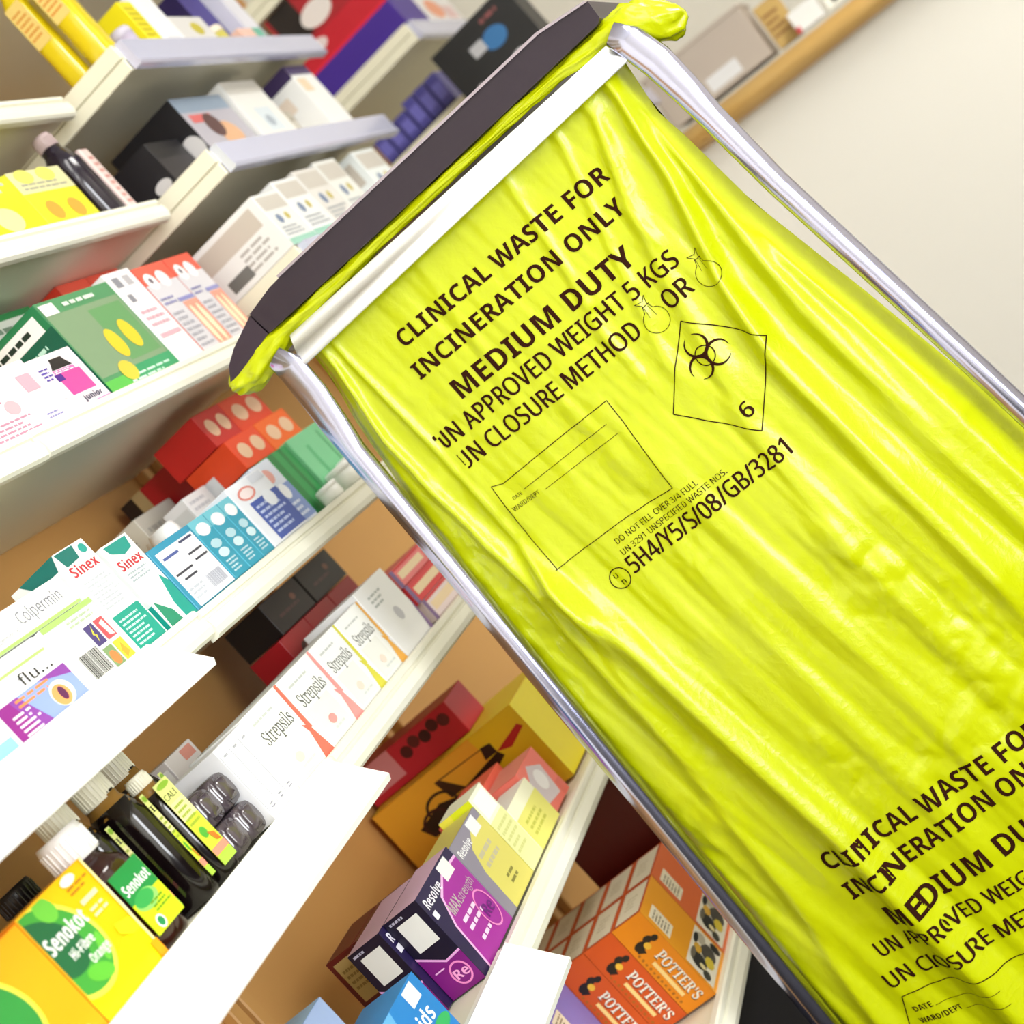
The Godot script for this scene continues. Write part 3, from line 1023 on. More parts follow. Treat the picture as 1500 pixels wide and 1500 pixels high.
func stock_level_one() -> void:
	var y := 1.076
	var small := ["F", "l", 0.1, 0.08, 0.9, 0.32, 4, "C08AA0"]
	carton("medicine_box", "pale pink medicine box at the left end of the upper white shelf", "", -0.99, XF, y, -1.50, -1.612, 0.085, "F3DFE4", [small, ["F", "e", 0.7, 0.45, 0.12, 0.1, "D9B0B8"], ["F", "r", 0.1, 0.55, 0.6, 0.62, "C47C90"]])
	carton("medicine_box", "narrow pale pink box beside the pink bottle box", "", -0.99, XF, y, -1.614, -1.661, 0.085, "F5E6EA", [["F", "l", 0.15, 0.06, 0.85, 0.22, 3, "8F8FC0"], ["F", "e", 0.45, 0.42, 0.2, 0.09, "FBF6F2"], ["F", "r", 0.2, 0.55, 0.8, 0.8, "E2A9B8"]])
	carton("medicine_box", "white and pink box printed with a dark bottle with hot pink label", "", -0.97, XF, y, -1.664, -1.762, 0.080, "F6EAF0", [
		["F", "r", 0.30, 0.30, 0.86, 0.66, "E9479A"], ["F", "r", 0.30, 0.66, 0.78, 0.73, "F06FB0"], ["F", "r", 0.26, 0.55, 0.42, 0.66, "4A1A86"], ["F", "l", 0.32, 0.66, 0.8, 0.74, 3, "FFFFFF"],
		["F", "p", [0.30, 0.73, 0.78, 0.73, 0.70, 0.84, 0.68, 0.90, 0.40, 0.90, 0.38, 0.84], "1C0F12"], ["F", "r", 0.42, 0.90, 0.66, 0.985, "F7F1EA"], ["F", "e", 0.18, 0.34, 0.10, 0.045, "FFFFFF"], ["F", "l", 0.06, 0.60, 0.26, 0.82, 4, "5A4AA8"],
		["F", "t", "junior", 0.42, 0.16, 0.44, 0.09, "3A3A58", 1], ["F", "r", 0.62, 0.02, 0.98, 0.12, "EE6DB0"]])
	# green boxes
	var green := carton("medicine_box", "dark green box with clear window showing yellow capsules on the upper shelf", "", -0.992, XF, y, -1.766, -1.952, 0.140, "1F7A4A", [
		["N", "r", 0.0, 0.0, 1.0, 0.78, "0B5A44"], ["N", "l", 0.1, 0.08, 0.92, 0.72, 8, "BFE4D2"], ["N", "r", 0.0, 0.78, 0.9, 0.94, "F3F3EE"], ["N", "l", 0.1, 0.81, 0.75, 0.91, 1, "16302A"], ["N", "r", 0.0, 0.0, 1.0, 0.06, "58B63C"],
		["F", "r", 0.0, 0.0, 1.0, 1.0, "4C8F5C"], ["F", "r", 0.02, 0.2, 0.98, 0.86, "7E9A74"], ["F", "r", 0.5, 0.25, 0.95, 0.8, "63995E"], ["F", "r", 0.0, 0.0, 1.0, 0.16, "57B848"], ["F", "r", 0.3, 0.04, 1.0, 0.2, "2F9A62"], ["F", "l", 0.3, 0.05, 0.95, 0.14, 2, "CDEBD8"],
		["F", "e", 0.50, 0.44, 0.085, 0.15, "E8C81E"], ["F", "e", 0.74, 0.48, 0.085, 0.15, "E8C81E"], ["F", "e", 0.36, 0.18, 0.10, 0.10, "D9C43A"], ["F", "r", 0.02, 0.86, 0.2, 0.97, "EFEFE8"], ["F", "l", 0.3, 0.88, 0.8, 0.96, 1, "DDEBD8"]])
	green.set_meta("note", "window")
	carton("medicine_box", "tall green box with white label strip standing behind the capsule window box", "", -1.10, -0.997, y, -1.80, -1.955, 0.190, "23894A", [["N", "r", 0.0, 0.0, 1.0, 0.60, "4FB63A"], ["N", "r", 0.1, 0.64, 0.95, 0.80, "1B6E42"], ["T", "r", 0.05, 0.1, 0.95, 0.9, "2E9A57"], ["F", "r", 0.05, 0.72, 0.95, 0.95, "E9ECE4"], ["F", "l", 0.1, 0.76, 0.9, 0.92, 2, "77907C"], ["N", "e", 0.3, 0.9, 0.1, 0.05, "DFF0E4"]])
	carton("medicine_box", "white box with grey squares and pink print right of the capsule window box", "", -0.99, XF, y, -1.955, -2.028, 0.150, "F5EFF0", [["F", "r", 0.15, 0.84, 0.4, 0.94, "8A8A92"], ["F", "r", 0.55, 0.84, 0.8, 0.94, "B8B4B8"], ["F", "r", 0.2, 0.68, 0.38, 0.76, "8A8A92"], ["F", "l", 0.15, 0.40, 0.85, 0.6, 3, "D8A8B4"], ["F", "r", 0.12, 0.3, 0.9, 0.34, "E3AEB9"]])
	var red_ops := [["N", "r", 0.0, 0.0, 1.0, 1.0, "E2402C"], ["N", "e", 0.55, 0.52, 0.36, 0.22, "F2EDF0"], ["N", "e", 0.62, 0.52, 0.27, 0.15, "5A3560"], ["N", "e", 0.66, 0.5, 0.2, 0.11, "E9DFE2"],
		["F", "r", 0.0, 0.0, 1.0, 1.0, "D8D5DA"], ["F", "r", 0.0, 0.80, 1.0, 1.0, "E8604A"], ["F", "e", 0.25, 0.83, 0.16, 0.09, "F7F4F6"], ["F", "e", 0.62, 0.83, 0.16, 0.09, "F7F4F6"], ["F", "e", 0.25, 0.84, 0.05, 0.03, "6A5A66"], ["F", "r", 0.55, 0.0, 1.0, 0.55, "F09A84"], ["F", "e", 0.66, 0.28, 0.075, 0.22, "FBE3BE"], ["F", "e", 0.86, 0.28, 0.075, 0.22, "FBE3BE"],
		["F", "r", 0.5, 0.56, 1.0, 0.60, "8C8CC2"], ["F", "l", 0.06, 0.08, 0.5, 0.5, 7, "B0AEB6"], ["F", "l", 0.06, 0.56, 0.45, 0.66, 2, "8A88B4"]]
	var rl := ["red and grey pain relief box with glowing orange capsules nearest the white pink print box", "red and grey capsule box under the lid corner, second along the upper shelf", "red topped box stacked behind the nearest orange capsule box", "red topped box stacked behind the lid corner, further along"]
	carton("tablet_box", rl[0], "red and grey capsule boxes", -0.985, XF, y, -2.03, -2.125, 0.145, "DE4A36", red_ops)
	carton("tablet_box", rl[1], "red and grey capsule boxes", -0.985, XF, y, -2.127, -2.21, 0.145, "DE4A36", red_ops)
	carton("tablet_box", rl[2], "red and grey capsule boxes", -1.09, -0.99, y, -2.03, -2.115, 0.20, "DE4A36", red_ops)
	carton("tablet_box", rl[3], "red and grey capsule boxes", -1.09, -0.99, y, -2.117, -2.21, 0.20, "DE4A36", red_ops)
	# on the third bay
	var y3 := 1.131
	for d in [[-2.25, -2.35, 0.088, "white box with grey print, first of the pale row above the lid", "EDEDEA"], [-2.353, -2.455, 0.102, "white box with blue dot and gold emblem in the pale row above the lid", "F0F1F0"], [-2.458, -2.56, 0.110, "white box with beige panel in the middle of the pale row above the lid", "E6E2DC"], [-2.565, -2.665, 0.117, "fourth pale box of the row, directly before the white bottle", "ECECE6"], [-2.76, -2.88, 0.12, "last white box of the pale row beyond the white bottle", "EFF3F1"]]:
		carton("medicine_box", d[3], "", -0.93, -0.79, y3, d[0], d[1], d[2], d[4], [["F", "r", 0.05, 0.68, 0.95, 0.94, "CFC8BE"], ["F", "e", 0.3, 0.5, 0.1, 0.09, "7C8CA8"], ["F", "e", 0.62, 0.52, 0.08, 0.07, "C9B85A"], ["F", "r", 0.0, 0.0, 1.0, 0.12, "9CCDB8"], ["F", "l", 0.1, 0.16, 0.9, 0.36, 3, "A9AEB2"], ["N", "r", 0.1, 0.55, 0.9, 0.9, "C9BFB2"], ["N", "r", 0.2, 0.1, 0.5, 0.3, "6E6E6A"], ["N", "l", 0.5, 0.1, 0.9, 0.5, 4, "B4B0AA"], ["T", "r", 0.1, 0.2, 0.9, 0.8, "C4BCB0"], ["T", "r", 0.2, 0.3, 0.5, 0.6, "8C96A8"]])
	bottle("medicine_bottle", "white bottle with black cap between the last two pale boxes above the lid", "", Vector3(-0.85, y3, -2.712), 0.036, 0.036, 2.0, 0.125, 0.55, 0.022, 0.035, "EDEAE6", "17151A")

func stock_level_two() -> void:
	var y := 0.835
	carton("cold_remedy_box", "white cold remedy box with purple picture and orange ring on the second shelf", "", -1.0, XF, y, -1.16, -1.338, 0.058, "F8F6F8", [
		["F", "r", 0.30, 0.04, 0.98, 0.70, "8A3FA0"], ["F", "p", [0.30, 0.04, 0.5, 0.04, 0.42, 0.70, 0.30, 0.70], "8E1E86"], ["F", "p", [0.62, 0.04, 0.98, 0.04, 0.98, 0.5, 0.7, 0.7, 0.5, 0.7], "8FA4DC"], ["F", "l", 0.46, 0.50, 0.86, 0.68, 2, "F08A50"], ["F", "l", 0.36, 0.10, 0.56, 0.5, 5, "F7EAF4"],
		["F", "e", 0.80, 0.34, 0.10, 0.22, "E9EDFA"], ["F", "e", 0.785, 0.32, 0.075, 0.18, "F2A060"], ["F", "e", 0.80, 0.33, 0.03, 0.12, "5A1C50"], ["F", "t", "flu...", 0.60, 0.76, 0.3, 0.18, "1C1A1C", 0], ["F", "r", 0.02, 0.04, 0.26, 0.3, "8CC4DA"]])
	carton("tablet_box", "white box with barcode and four coloured squares beside the purple picture box", "", -1.0, XF, y, -1.340, -1.438, 0.076, "FAFBF6", [
		["F", "b", 0.16, 0.12, 0.52, 0.46, "2A2626"], ["F", "r", 0.55, 0.42, 0.73, 0.72, "4A3D78"], ["F", "p", [0.62, 0.46, 0.67, 0.56, 0.64, 0.57, 0.68, 0.70, 0.61, 0.58, 0.64, 0.56], "E8DE3A"], ["F", "r", 0.76, 0.42, 0.94, 0.72, "D8525A"], ["F", "p", [0.84, 0.46, 0.92, 0.44, 0.90, 0.68, 0.82, 0.66], "F2E4DE"], ["F", "r", 0.55, 0.06, 0.73, 0.37, "7E9A6A"], ["F", "e", 0.64, 0.2, 0.07, 0.1, "E8824A"], ["F", "r", 0.76, 0.06, 0.94, 0.37, "CBDD3E"], ["F", "p", [0.80, 0.1, 0.9, 0.16, 0.86, 0.32, 0.79, 0.22], "E9A43A"],
		["F", "r", 0.0, 0.93, 1.0, 1.0, "A8D070"], ["F", "l", 0.4, 0.78, 0.95, 0.9, 2, "B4C4A4"]])
	carton("tablet_box", "flat white box with grey lettering and green stripe lying on top of the barcode box", "", -1.0, XF - 0.004, y + 0.0775, -1.20, -1.432, 0.033, "FBFBF8", [["F", "t", "Colpermin", 0.58, 0.36, 0.34, 0.38, "7A7A84", 0], ["F", "t", "Peppermint Oil", 0.34, 0.22, 0.2, 0.16, "8A8A90", 0], ["F", "r", 0.0, 0.0, 1.0, 0.1, "A8D070"], ["T", "l", 0.1, 0.1, 0.9, 0.9, 6, "D4D4D2"]])
	carton("tablet_box", "low white box filling the stack under the flat grey lettered box", "", -1.0, XF - 0.006, y + 0.0585, -1.16, -1.337, 0.018, "F8F9F4", [["F", "r", 0.0, 0.1, 1.0, 0.25, "A8D070"]])
	var sx := [["F", "r", 0.0, 0.0, 1.0, 1.0, "EEF1F0"], ["F", "p", [0.04, 0.0, 0.50, 0.0, 0.44, 0.16, 0.10, 0.32], "1F8A6A"], ["F", "p", [0.62, 0.0, 1.0, 0.0, 1.0, 0.40, 0.86, 0.50, 0.62, 0.20], "0E9A8C"], ["F", "p", [0.1, 0.98, 0.92, 0.98, 0.84, 0.86, 0.5, 0.83, 0.16, 0.9], "1F8F84"], ["F", "t", "Sinex", 0.08, 0.70, 0.82, 0.10, "C22B3A", 1], ["F", "l", 0.1, 0.56, 0.9, 0.67, 3, "A9B4BC"], ["N", "r", 0.0, 0.0, 1.0, 0.3, "0E9A8C"], ["N", "l", 0.1, 0.4, 0.9, 0.7, 8, "B9C0C4"], ["N", "p", [0.0, 1.0, 0.7, 1.0, 0.6, 0.86, 0.1, 0.88], "0F6E66"], ["N", "b", 0.3, 0.74, 0.9, 0.86, "5A5A5A"]]
	var sx2 := [["F", "r", 0.0, 0.0, 1.0, 1.0, "EFF1F2"], ["F", "r", 0.04, 0.02, 0.96, 0.36, "0F9A86"], ["F", "l", 0.12, 0.06, 0.88, 0.32, 7, "BFE8DE"], ["F", "l", 0.1, 0.42, 0.92, 0.70, 8, "C3C6CE"], ["F", "t", "Sinex", 0.06, 0.76, 0.86, 0.085, "C22B3A", 1], ["F", "p", [0.02, 0.99, 0.62, 0.99, 0.56, 0.88, 0.1, 0.86], "0F6E66"], ["F", "e", 0.82, 0.93, 0.11, 0.04, "2A9C90"], ["N", "r", 0.0, 0.0, 1.0, 1.0, "E9EDEC"], ["N", "p", [0.2, 1.0, 1.0, 1.0, 0.9, 0.88, 0.4, 0.88], "0F6E66"]]
	carton("nasal_spray_box", "white nasal spray box standing behind the stacked flat boxes, only its teal top showing", "nasal spray boxes", -1.07, -1.005, y, -1.36, -1.425, 0.148, "EEF1F0", sx)
	carton("nasal_spray_box", "tall nasal spray box with large teal text panel at its foot beside the barcode box", "nasal spray boxes", -0.96, XF, y, -1.441, -1.502, 0.128, "EEF1F0", sx2)
	carton("nasal_spray_box", "shorter nasal spray box with teal flared foot, next to the blue framed box", "nasal spray boxes", -0.96, XF, y, -1.512, -1.572, 0.109, "EEF1F0", sx)
	carton("tablet_box", "white box with teal blue frame and ruled lines beside the nasal sprays", "", -1.0, XF, y, -1.576, -1.679, 0.080, "2E8FB0", [["F", "r", 0.08, 0.02, 0.98, 0.90, "F3F4F9"], ["F", "r", 0.14, 0.76, 0.5, 0.80, "4A5A9A"], ["F", "r", 0.62, 0.84, 0.94, 0.875, "3A3F60"], ["F", "r", 0.12, 0.50, 0.52, 0.53, "3C3C48"], ["F", "r", 0.6, 0.64, 0.94, 0.67, "3C3C48"], ["F", "r", 0.2, 0.40, 0.5, 0.43, "3C3C48"], ["F", "r", 0.64, 0.53, 0.94, 0.56, "3C3C48"], ["F", "b", 0.55, 0.1, 0.9, 0.3, "B8BAC8"], ["F", "l", 0.12, 0.1, 0.5, 0.3, 3, "C4C8D4"]])
	for d in [[-1.681, -1.722, "left"], [-1.7235, -1.7635, "mid"], [-1.765, -1.800, "right"]]:
		carton("tablet_box", {"left": "narrow teal blue tablet box touching the white blue framed box", "mid": "narrow teal blue tablet box between two like it", "right": "narrow teal blue tablet box touching the navy panel box"}[d[2]], "row of narrow teal tablet boxes", -1.0, XF, y, d[0], d[1], 0.080, "2D9AB4", [["F", "r", 0.0, 0.78, 1.0, 1.0, "6FC0D0"], ["F", "e", 0.5, 0.82, 0.38, 0.10, "F2F6F8"], ["F", "e", 0.5, 0.56, 0.30, 0.07, "B8DCE6"], ["F", "e", 0.5, 0.40, 0.30, 0.07, "D4ECF2"], ["F", "l", 0.2, 0.08, 0.85, 0.3, 4, "C8E6EE"]])
	carton("allergy_box", "white and navy blue box with red oval sign on the second shelf", "", -0.97, XF, y, -1.803, -1.912, 0.088, "EDEFF6", [["F", "r", 0.22, 0.04, 1.0, 0.66, "3C56A8"], ["F", "l", 0.28, 0.1, 0.92, 0.6, 6, "B9C6EA"], ["F", "e", 0.34, 0.80, 0.22, 0.10, "E08A80"], ["F", "e", 0.34, 0.80, 0.17, 0.07, "F4E3E2"], ["F", "e", 0.70, 0.58, 0.14, 0.13, "EEF2FB"], ["F", "r", 0.6, 0.86, 0.95, 0.98, "D9DCE8"]])
	carton("allergy_box", "second white and blue box with pink oval right behind the navy panel box", "", -0.98, XF - 0.012, y, -1.915, -1.975, 0.094, "DCE2F2", [["F", "r", 0.1, 0.04, 1.0, 0.6, "7C93CC"], ["F", "e", 0.4, 0.78, 0.26, 0.11, "E8A8A0"], ["F", "e", 0.55, 0.5, 0.2, 0.12, "F2F5FC"], ["F", "l", 0.2, 0.08, 0.9, 0.34, 3, "D8E0F4"]])
	carton("medicine_box", "tall white box with fine dots standing behind the navy panel box", "", -1.04, -1.003, y, -1.915, -1.985, 0.125, "E9E9EA", [["F", "l", 0.1, 0.5, 0.9, 0.95, 6, "C4C6CC"], ["N", "r", 0.1, 0.1, 0.9, 0.9, "DADAD8"]])
	carton("medicine_box", "grey beige box with dim lettering at the back above the teal boxes", "", -1.17, -1.08, y, -1.93, -2.04, 0.150, "DAD6C8", [["N", "t", "relief", 0.2, 0.74, 0.6, 0.1, "6E6A62", 0], ["N", "l", 0.1, 0.3, 0.9, 0.64, 4, "A8A498"], ["F", "l", 0.1, 0.3, 0.9, 0.9, 6, "B9B6AC"]])
	carton("medicine_box", "white box beside the grey beige box, directly left of the red boxes", "", -1.04, -0.987, y, -1.99, -2.045, 0.125, "ECEDF1", [["F", "l", 0.1, 0.3, 0.9, 0.9, 5, "B9BCC8"], ["F", "e", 0.5, 0.6, 0.3, 0.08, "E3ADA8"]])
	for d in [Vector3(-1.02, y, -1.853), Vector3(-1.055, y, -1.90)]:
		tub("round white capped tub at the back behind the narrow teal boxes, left one" if d.z > -1.87 else "round white capped tub at the back behind the narrow teal boxes, right one", "white tubs behind the tablet boxes", d, 0.0195, 0.112, "DDE9E6", "F8F8F6")
	# green, orange and red stock towards the tube
	carton("dressing_box", "dark green box with grooved side at the right of the second shelf", "", -1.0, -0.925, y, -1.985, -2.075, 0.098, "2F9450", [["F", "r", 0.30, 0.0, 0.48, 1.0, "1F7A3C"], ["F", "r", 0.70, 0.0, 0.80, 1.0, "1F7A3C"], ["F", "l", 0.05, 0.1, 0.28, 0.3, 3, "6FBF86"]])
	carton("dressing_box", "pale green box beside the stand leg on the second shelf", "", -1.0, -0.92, y, -2.077, -2.205, 0.10, "7CCB98", [["F", "r", 0.28, 0.0, 0.36, 0.8, "5BB67E"], ["F", "r", 0.74, 0.0, 0.78, 0.9, "58AE78"]])
	for d in [[-1.02, -0.945, y + 0.101, -1.99, -2.09, 0.045, "E8471C", "lower orange red box with cream ovals on the green boxes, left one"], [-1.02, -0.945, y + 0.101, -2.092, -2.20, 0.045, "F0661A", "orange box with cream ovals on the pale green box beside the stand leg"], [-1.03, -0.955, y + 0.147, -1.99, -2.075, 0.05, "C9221E", "red box in the upper layer of the orange and red stack, left one"], [-1.03, -0.955, y + 0.147, -2.077, -2.19, 0.05, "E0421C", "orange red box in the upper layer next to the stand leg"]]:
		carton("plaster_box", d[7], "orange and red boxes stacked on the green boxes", d[0], d[1], d[2], d[3], d[4], d[5], d[6], [["F", "e", 0.3, 0.5, 0.17, 0.26, "E9C0A0"], ["F", "e", 0.74, 0.5, 0.17, 0.26, "E9C0A0"]])
	carton("plaster_box", "deep red box at the back above the white boxes with black stripe", "", -1.15, -1.05, y, -2.05, -2.17, 0.185, "B8161E", [["N", "r", 0.0, 0.0, 0.22, 1.0, "1E1512"], ["N", "r", 0.22, 0.0, 0.4, 1.0, "B9A070"], ["F", "r", 0.1, 0.2, 0.9, 0.8, "C41C22"]])
	tub("squat white pot on the shelf edge under the dark green box", "white pots on the second shelf edge", Vector3(-0.903, y, -2.03), 0.016, 0.022, "FAFAF6", "FFFFFF")
	tub("squat white pot on the shelf edge under the pale green box", "white pots on the second shelf edge", Vector3(-0.903, y, -2.10), 0.022, 0.032, "FAFAF6", "FFFFFF")
	tub("squat white pot nearest the stand leg on the second shelf", "white pots on the second shelf edge", Vector3(-0.905, y, -2.155), 0.022, 0.036, "FAFAF6", "FFFFFF")

func stock_level_three() -> void:
	var y := 0.636
	var leaf := oval(0.14, 0.60, 0.47, 0.36, -0.55)
	var rim := oval(0.14, 0.60, 0.51, 0.40, -0.55)
	var sen := [["F", "r", 0.0, 0.0, 1.0, 1.0, "FBBE08"], ["F", "p", [0.0, 0.0, 0.9, 0.0, 1.0, 0.3, 0.72, 0.34, 0.3, 0.16, 0.0, 0.24], "F8D808"], ["F", "p", rim, "E9E052"], ["F", "p", leaf, "3C9A3A"], ["F", "p", oval(0.06, 0.66, 0.36, 0.24, -0.5), "0F5F3A"], ["F", "p", oval(0.30, 0.90, 0.12, 0.10, -0.6), "6ABF42"],
		["F", "p", oval(0.30, 0.30, 0.15, 0.07, -0.3), "5DB83A"], ["F", "p", oval(0.50, 0.42, 0.05, 0.12, -0.4), "62BC3E"], ["F", "t", "Senokot", 0.03, 0.62, 0.56, 0.13, "F8F8F4", 1], ["F", "t", "Hi-Fibre", 0.17, 0.49, 0.32, 0.075, "F4F6F0", 1], ["F", "t", "Orange", 0.30, 0.37, 0.27, 0.075, "EEF4E8", 1], ["F", "l", 0.62, 0.82, 0.92, 0.9, 2, "B87A18"], ["F", "r", 0.64, 0.72, 0.88, 0.76, "FDE7B0"], ["F", "l", 0.66, 0.58, 0.9, 0.68, 2, "FDE7B0"],
		["F", "p", [0.74, 0.46, 0.94, 0.42, 0.95, 0.3, 0.84, 0.3, 0.72, 0.38], "FFE21A"], ["F", "e", 0.70, 0.94, 0.10, 0.04, "FBF6E6"], ["N", "r", 0.0, 0.0, 1.0, 1.0, "F58A12"], ["F", "r", 0.9, 0.0, 1.0, 0.16, "F6A012"], ["F", "r", 0.955, 0.16, 0.985, 1.0, "FBEFA0"]]
	carton("laxative_box", "orange sachet box with green oval, cut off at the lower left corner", "yellow orange sachet boxes", -0.945, XF, y, -0.945, -1.056, 0.104, "F79A0C", [["F", "r", 0.0, 0.0, 1.0, 1.0, "F8A20E"], ["F", "p", rim, "EDE24A"], ["F", "p", leaf, "2E8B3C"], ["F", "r", 0.6, 0.1, 0.85, 0.13, "FBD68A"]])
	carton("laxative_box", "bright yellow sachet box with green oval and white lettering at the lower left", "yellow orange sachet boxes", -0.945, XF, y, -1.058, -1.164, 0.106, "F6A812", sen)
	# dark brown bottles
	var sb := bottle("medicine_bottle", "red brown laxative bottle with white cap and green label behind the yellow box", "", Vector3(-0.926, y, -1.198), 0.026, 0.030, 3.2, 0.136, 0.55, 0.0215, 0.030, "2A0709", "FAF6F4")
	var k := Ink.new()
	k.face(Vector3(0.0265, 0.014, 0.025), Vector3(0, 0, -1), Vector3.UP, 0.050, 0.062)
	for op in [["F", "r", 0.0, 0.0, 1.0, 1.0, "C6DC1E"], ["F", "r", 0.0, 0.52, 1.0, 1.0, "0F8A42"], ["F", "e", 0.42, 0.46, 0.36, 0.14, "8CCB6A"], ["F", "e", 0.38, 0.49, 0.3, 0.11, "2FA04E"], ["F", "t", "Senokot", 0.08, 0.64, 0.86, 0.16, "F6F8F4", 1], ["F", "l", 0.4, 0.22, 0.95, 0.4, 3, "6A9A1E"], ["F", "e", 0.30, 0.12, 0.13, 0.1, "F2F6EE"], ["F", "e", 0.30, 0.12, 0.09, 0.07, "1F8A50"]]:
		print_op(k, op)
	part("label", k.mesh(), ink_mat, sb)
	var dl := ["black bottle with ribbed cream cap directly behind the white capped laxative bottle", "middle black bottle with ribbed cream cap and narrow green label edge", "black bottle with ribbed cream cap standing behind the lime labelled bottle", "slim black bottle with lime herbal label and almond picture facing the aisle"]
	var dp := [Vector3(-0.955, y, -1.248), Vector3(-0.932, y, -1.283), Vector3(-1.006, y, -1.436), Vector3(-0.914, y, -1.317)]
	for i in 4:
		var b := bottle("medicine_bottle", dl[i], "black bottles on the third shelf", dp[i], 0.027 if i < 3 else 0.016, 0.0165, 3.2, 0.155 if i < 3 else 0.124, 0.66, 0.0165 if i < 3 else 0.011, 0.026 if i < 3 else 0.014, "0E0709", "E9E4CE")
		var q := Ink.new()
		q.face(Vector3(0.0273 if i < 3 else 0.0163, 0.012 if i < 3 else 0.010, -0.006 if i < 3 else 0.0135), Vector3(0, 0, -1), Vector3.UP, 0.0075 if i < 3 else 0.027, 0.094)
		for op in [["F", "r", 0.0, 0.0, 1.0, 1.0, "DCE28A"], ["F", "r", 0.0, 0.0, 1.0, 0.55, "C7DC3E"], ["F", "r", 0.0, 0.55, 1.0, 0.76, "E6DFA0"], ["F", "t", "CALI" if i == 3 else "I", 0.06, 0.80, 0.8, 0.065, "25230E", 0], ["F", "l", 0.1, 0.46, 0.9, 0.74, 5, "9CAF3A"], ["F", "e", 0.4, 0.36, 0.2, 0.06, "4FA83A"], ["F", "p", [0.5, 0.34, 0.86, 0.3, 0.92, 0.2, 0.66, 0.22], "C8742A"], ["F", "r", 0.0, 0.11, 1.0, 0.19, "F0907A"], ["F", "r", 0.0, 0.0, 1.0, 0.10, "A9D24A"], ["F", "e", 0.5, 0.95, 0.4, 0.03, "8EB83A"]]:
			print_op(q, op)
		part("label", q.mesh(), ink_mat, b)
	# stacked little smoked bottles lying with their bases to the aisle
	var pl := ["upper left of four small smoked bottles lying in a stack", "upper right of four small smoked bottles lying in a stack", "lower left of four small smoked bottles lying in a stack", "lower right of four small smoked bottles lying in a stack"]
	for i in 4:
		var o := thing("small_bottle", pl[i], "bottle", Vector3(XF - 0.002, y + 0.0195 + (0.0 if i > 1 else 0.036), -1.356 - (0.038 if i % 2 else 0.0)), "smoked bottles lying in a stack")
		o.rotation.z = PI / 2
		part("body", turned([[0.0, 0.0], [0.62, 0.0], [0.70, 0.002], [0.66, 0.004], [0.90, 0.004], [1.0, 0.010], [1.0, 0.045], [0.5, 0.055, 2.0], [0.5, 0.065, 2.0], [0.0, 0.065, 2.0]], 0.0178, 0.0178, 4.0, 36), mat("4A4046", 0.08, 0.0, 0.9), o)
		part("cap", turned([[0.0, 0.0], [1.0, 0.0], [1.0, 0.012], [0.0, 0.012]], 0.011, 0.011), mat("D9D4CC", 0.4), o, Vector3(0, 0.062, 0))
	# white boxes
	var wl := ["plain white carton immediately right of the smoked bottles", "second plain white carton from the smoked bottles", "plain white carton touching the first lozenge box"]
	var wz := [[-1.414, -1.436], [-1.437, -1.459], [-1.460, -1.483]]
	for i in 3:
		carton("white_box", wl[i], "plain white cartons", -0.972, XF, y, wz[i][0], wz[i][1], 0.088, "F6F6F8", [["F", "r", 0.0, 0.1, 0.06, 0.9, "C2C2CC"], ["F", "l", 0.3, 0.84, 0.7, 0.9, 1, "B4B4BE"], ["F", "l", 0.4, 0.1, 0.8, 0.18, 2, "9A9AA6"]])
	carton("white_box", "grey white carton with dark slots standing behind the plain white cartons", "", -1.10, -1.045, y, -1.48, -1.56, 0.100, "E2DEDC", [["F", "r", 0.2, 0.3, 0.24, 0.9, "3A2622"], ["F", "r", 0.62, 0.4, 0.66, 0.92, "5A4A46"], ["F", "l", 0.3, 0.9, 0.5, 0.95, 1, "8A8480"]])
	carton("white_box", "white carton with pink top behind the first lozenge box", "", -1.10, -1.045, y, -1.565, -1.63, 0.108, "ECE4E0", [["F", "r", 0.5, 0.85, 0.9, 0.97, "E59A8A"], ["N", "l", 0.2, 0.6, 0.8, 0.9, 2, "B8B0AC"]])
	# throat lozenges: white boxes with coloured flares
	var fl := ["F0705A", "F29A96", "D8D23A", "F2B03E"]
	var ll := ["white lozenge box with coral red flare, first in the lozenge row", "white lozenge box with pale pink flare in the lozenge row", "white lozenge box with yellow flare in the lozenge row", "white lozenge box with amber flare in the lozenge row"]
	var lz := [-1.485, -1.588, -1.690, -1.778, -1.862]
	for i in 4:
		var c: String = fl[i]
		carton("lozenge_box", ll[i], "white lozenge boxes", -0.975, XF, y, lz[i], lz[i + 1] + 0.002, 0.090, "F8F8F5", [["F", "r", 0.06, 0.05, 0.7, 0.52, "EFEFE8"], ["F", "t", "Strepsils", 0.10, 0.56, 0.70, 0.17, "5A5C56", 3], ["F", "l", 0.12, 0.82, 0.7, 0.88, 1, "C8CCC8"], ["F", "p", [0.74, 0.0, 1.0, 0.0, 0.93, 0.40, 0.82, 0.46, 0.86, 0.34], c], ["F", "p", [0.88, 0.36, 0.97, 0.36, 0.98, 1.0, 0.92, 1.0], c], ["F", "e", 0.38, 0.24, 0.09, 0.06, c if i == 1 else "F6DCCC"], ["F", "l", 0.3, 0.1, 0.7, 0.16, 1, "D4D8D4"], ["T", "r", 0.1, 0.1, 0.9, 0.5, "F0F0EC"]])
	carton("lozenge_box", "white box with grey lettering and grey dot at the end of the lozenge row", "", -0.985, XF, y, -1.864, -1.975, 0.098, "F6F6F8", [["F", "l", 0.2, 0.66, 0.6, 0.86, 3, "B9BEBE"], ["F", "e", 0.56, 0.44, 0.09, 0.1, "C2C2CA"], ["F", "p", [0.9, 0.0, 1.0, 0.0, 1.0, 0.5], "8A6AA0"]])
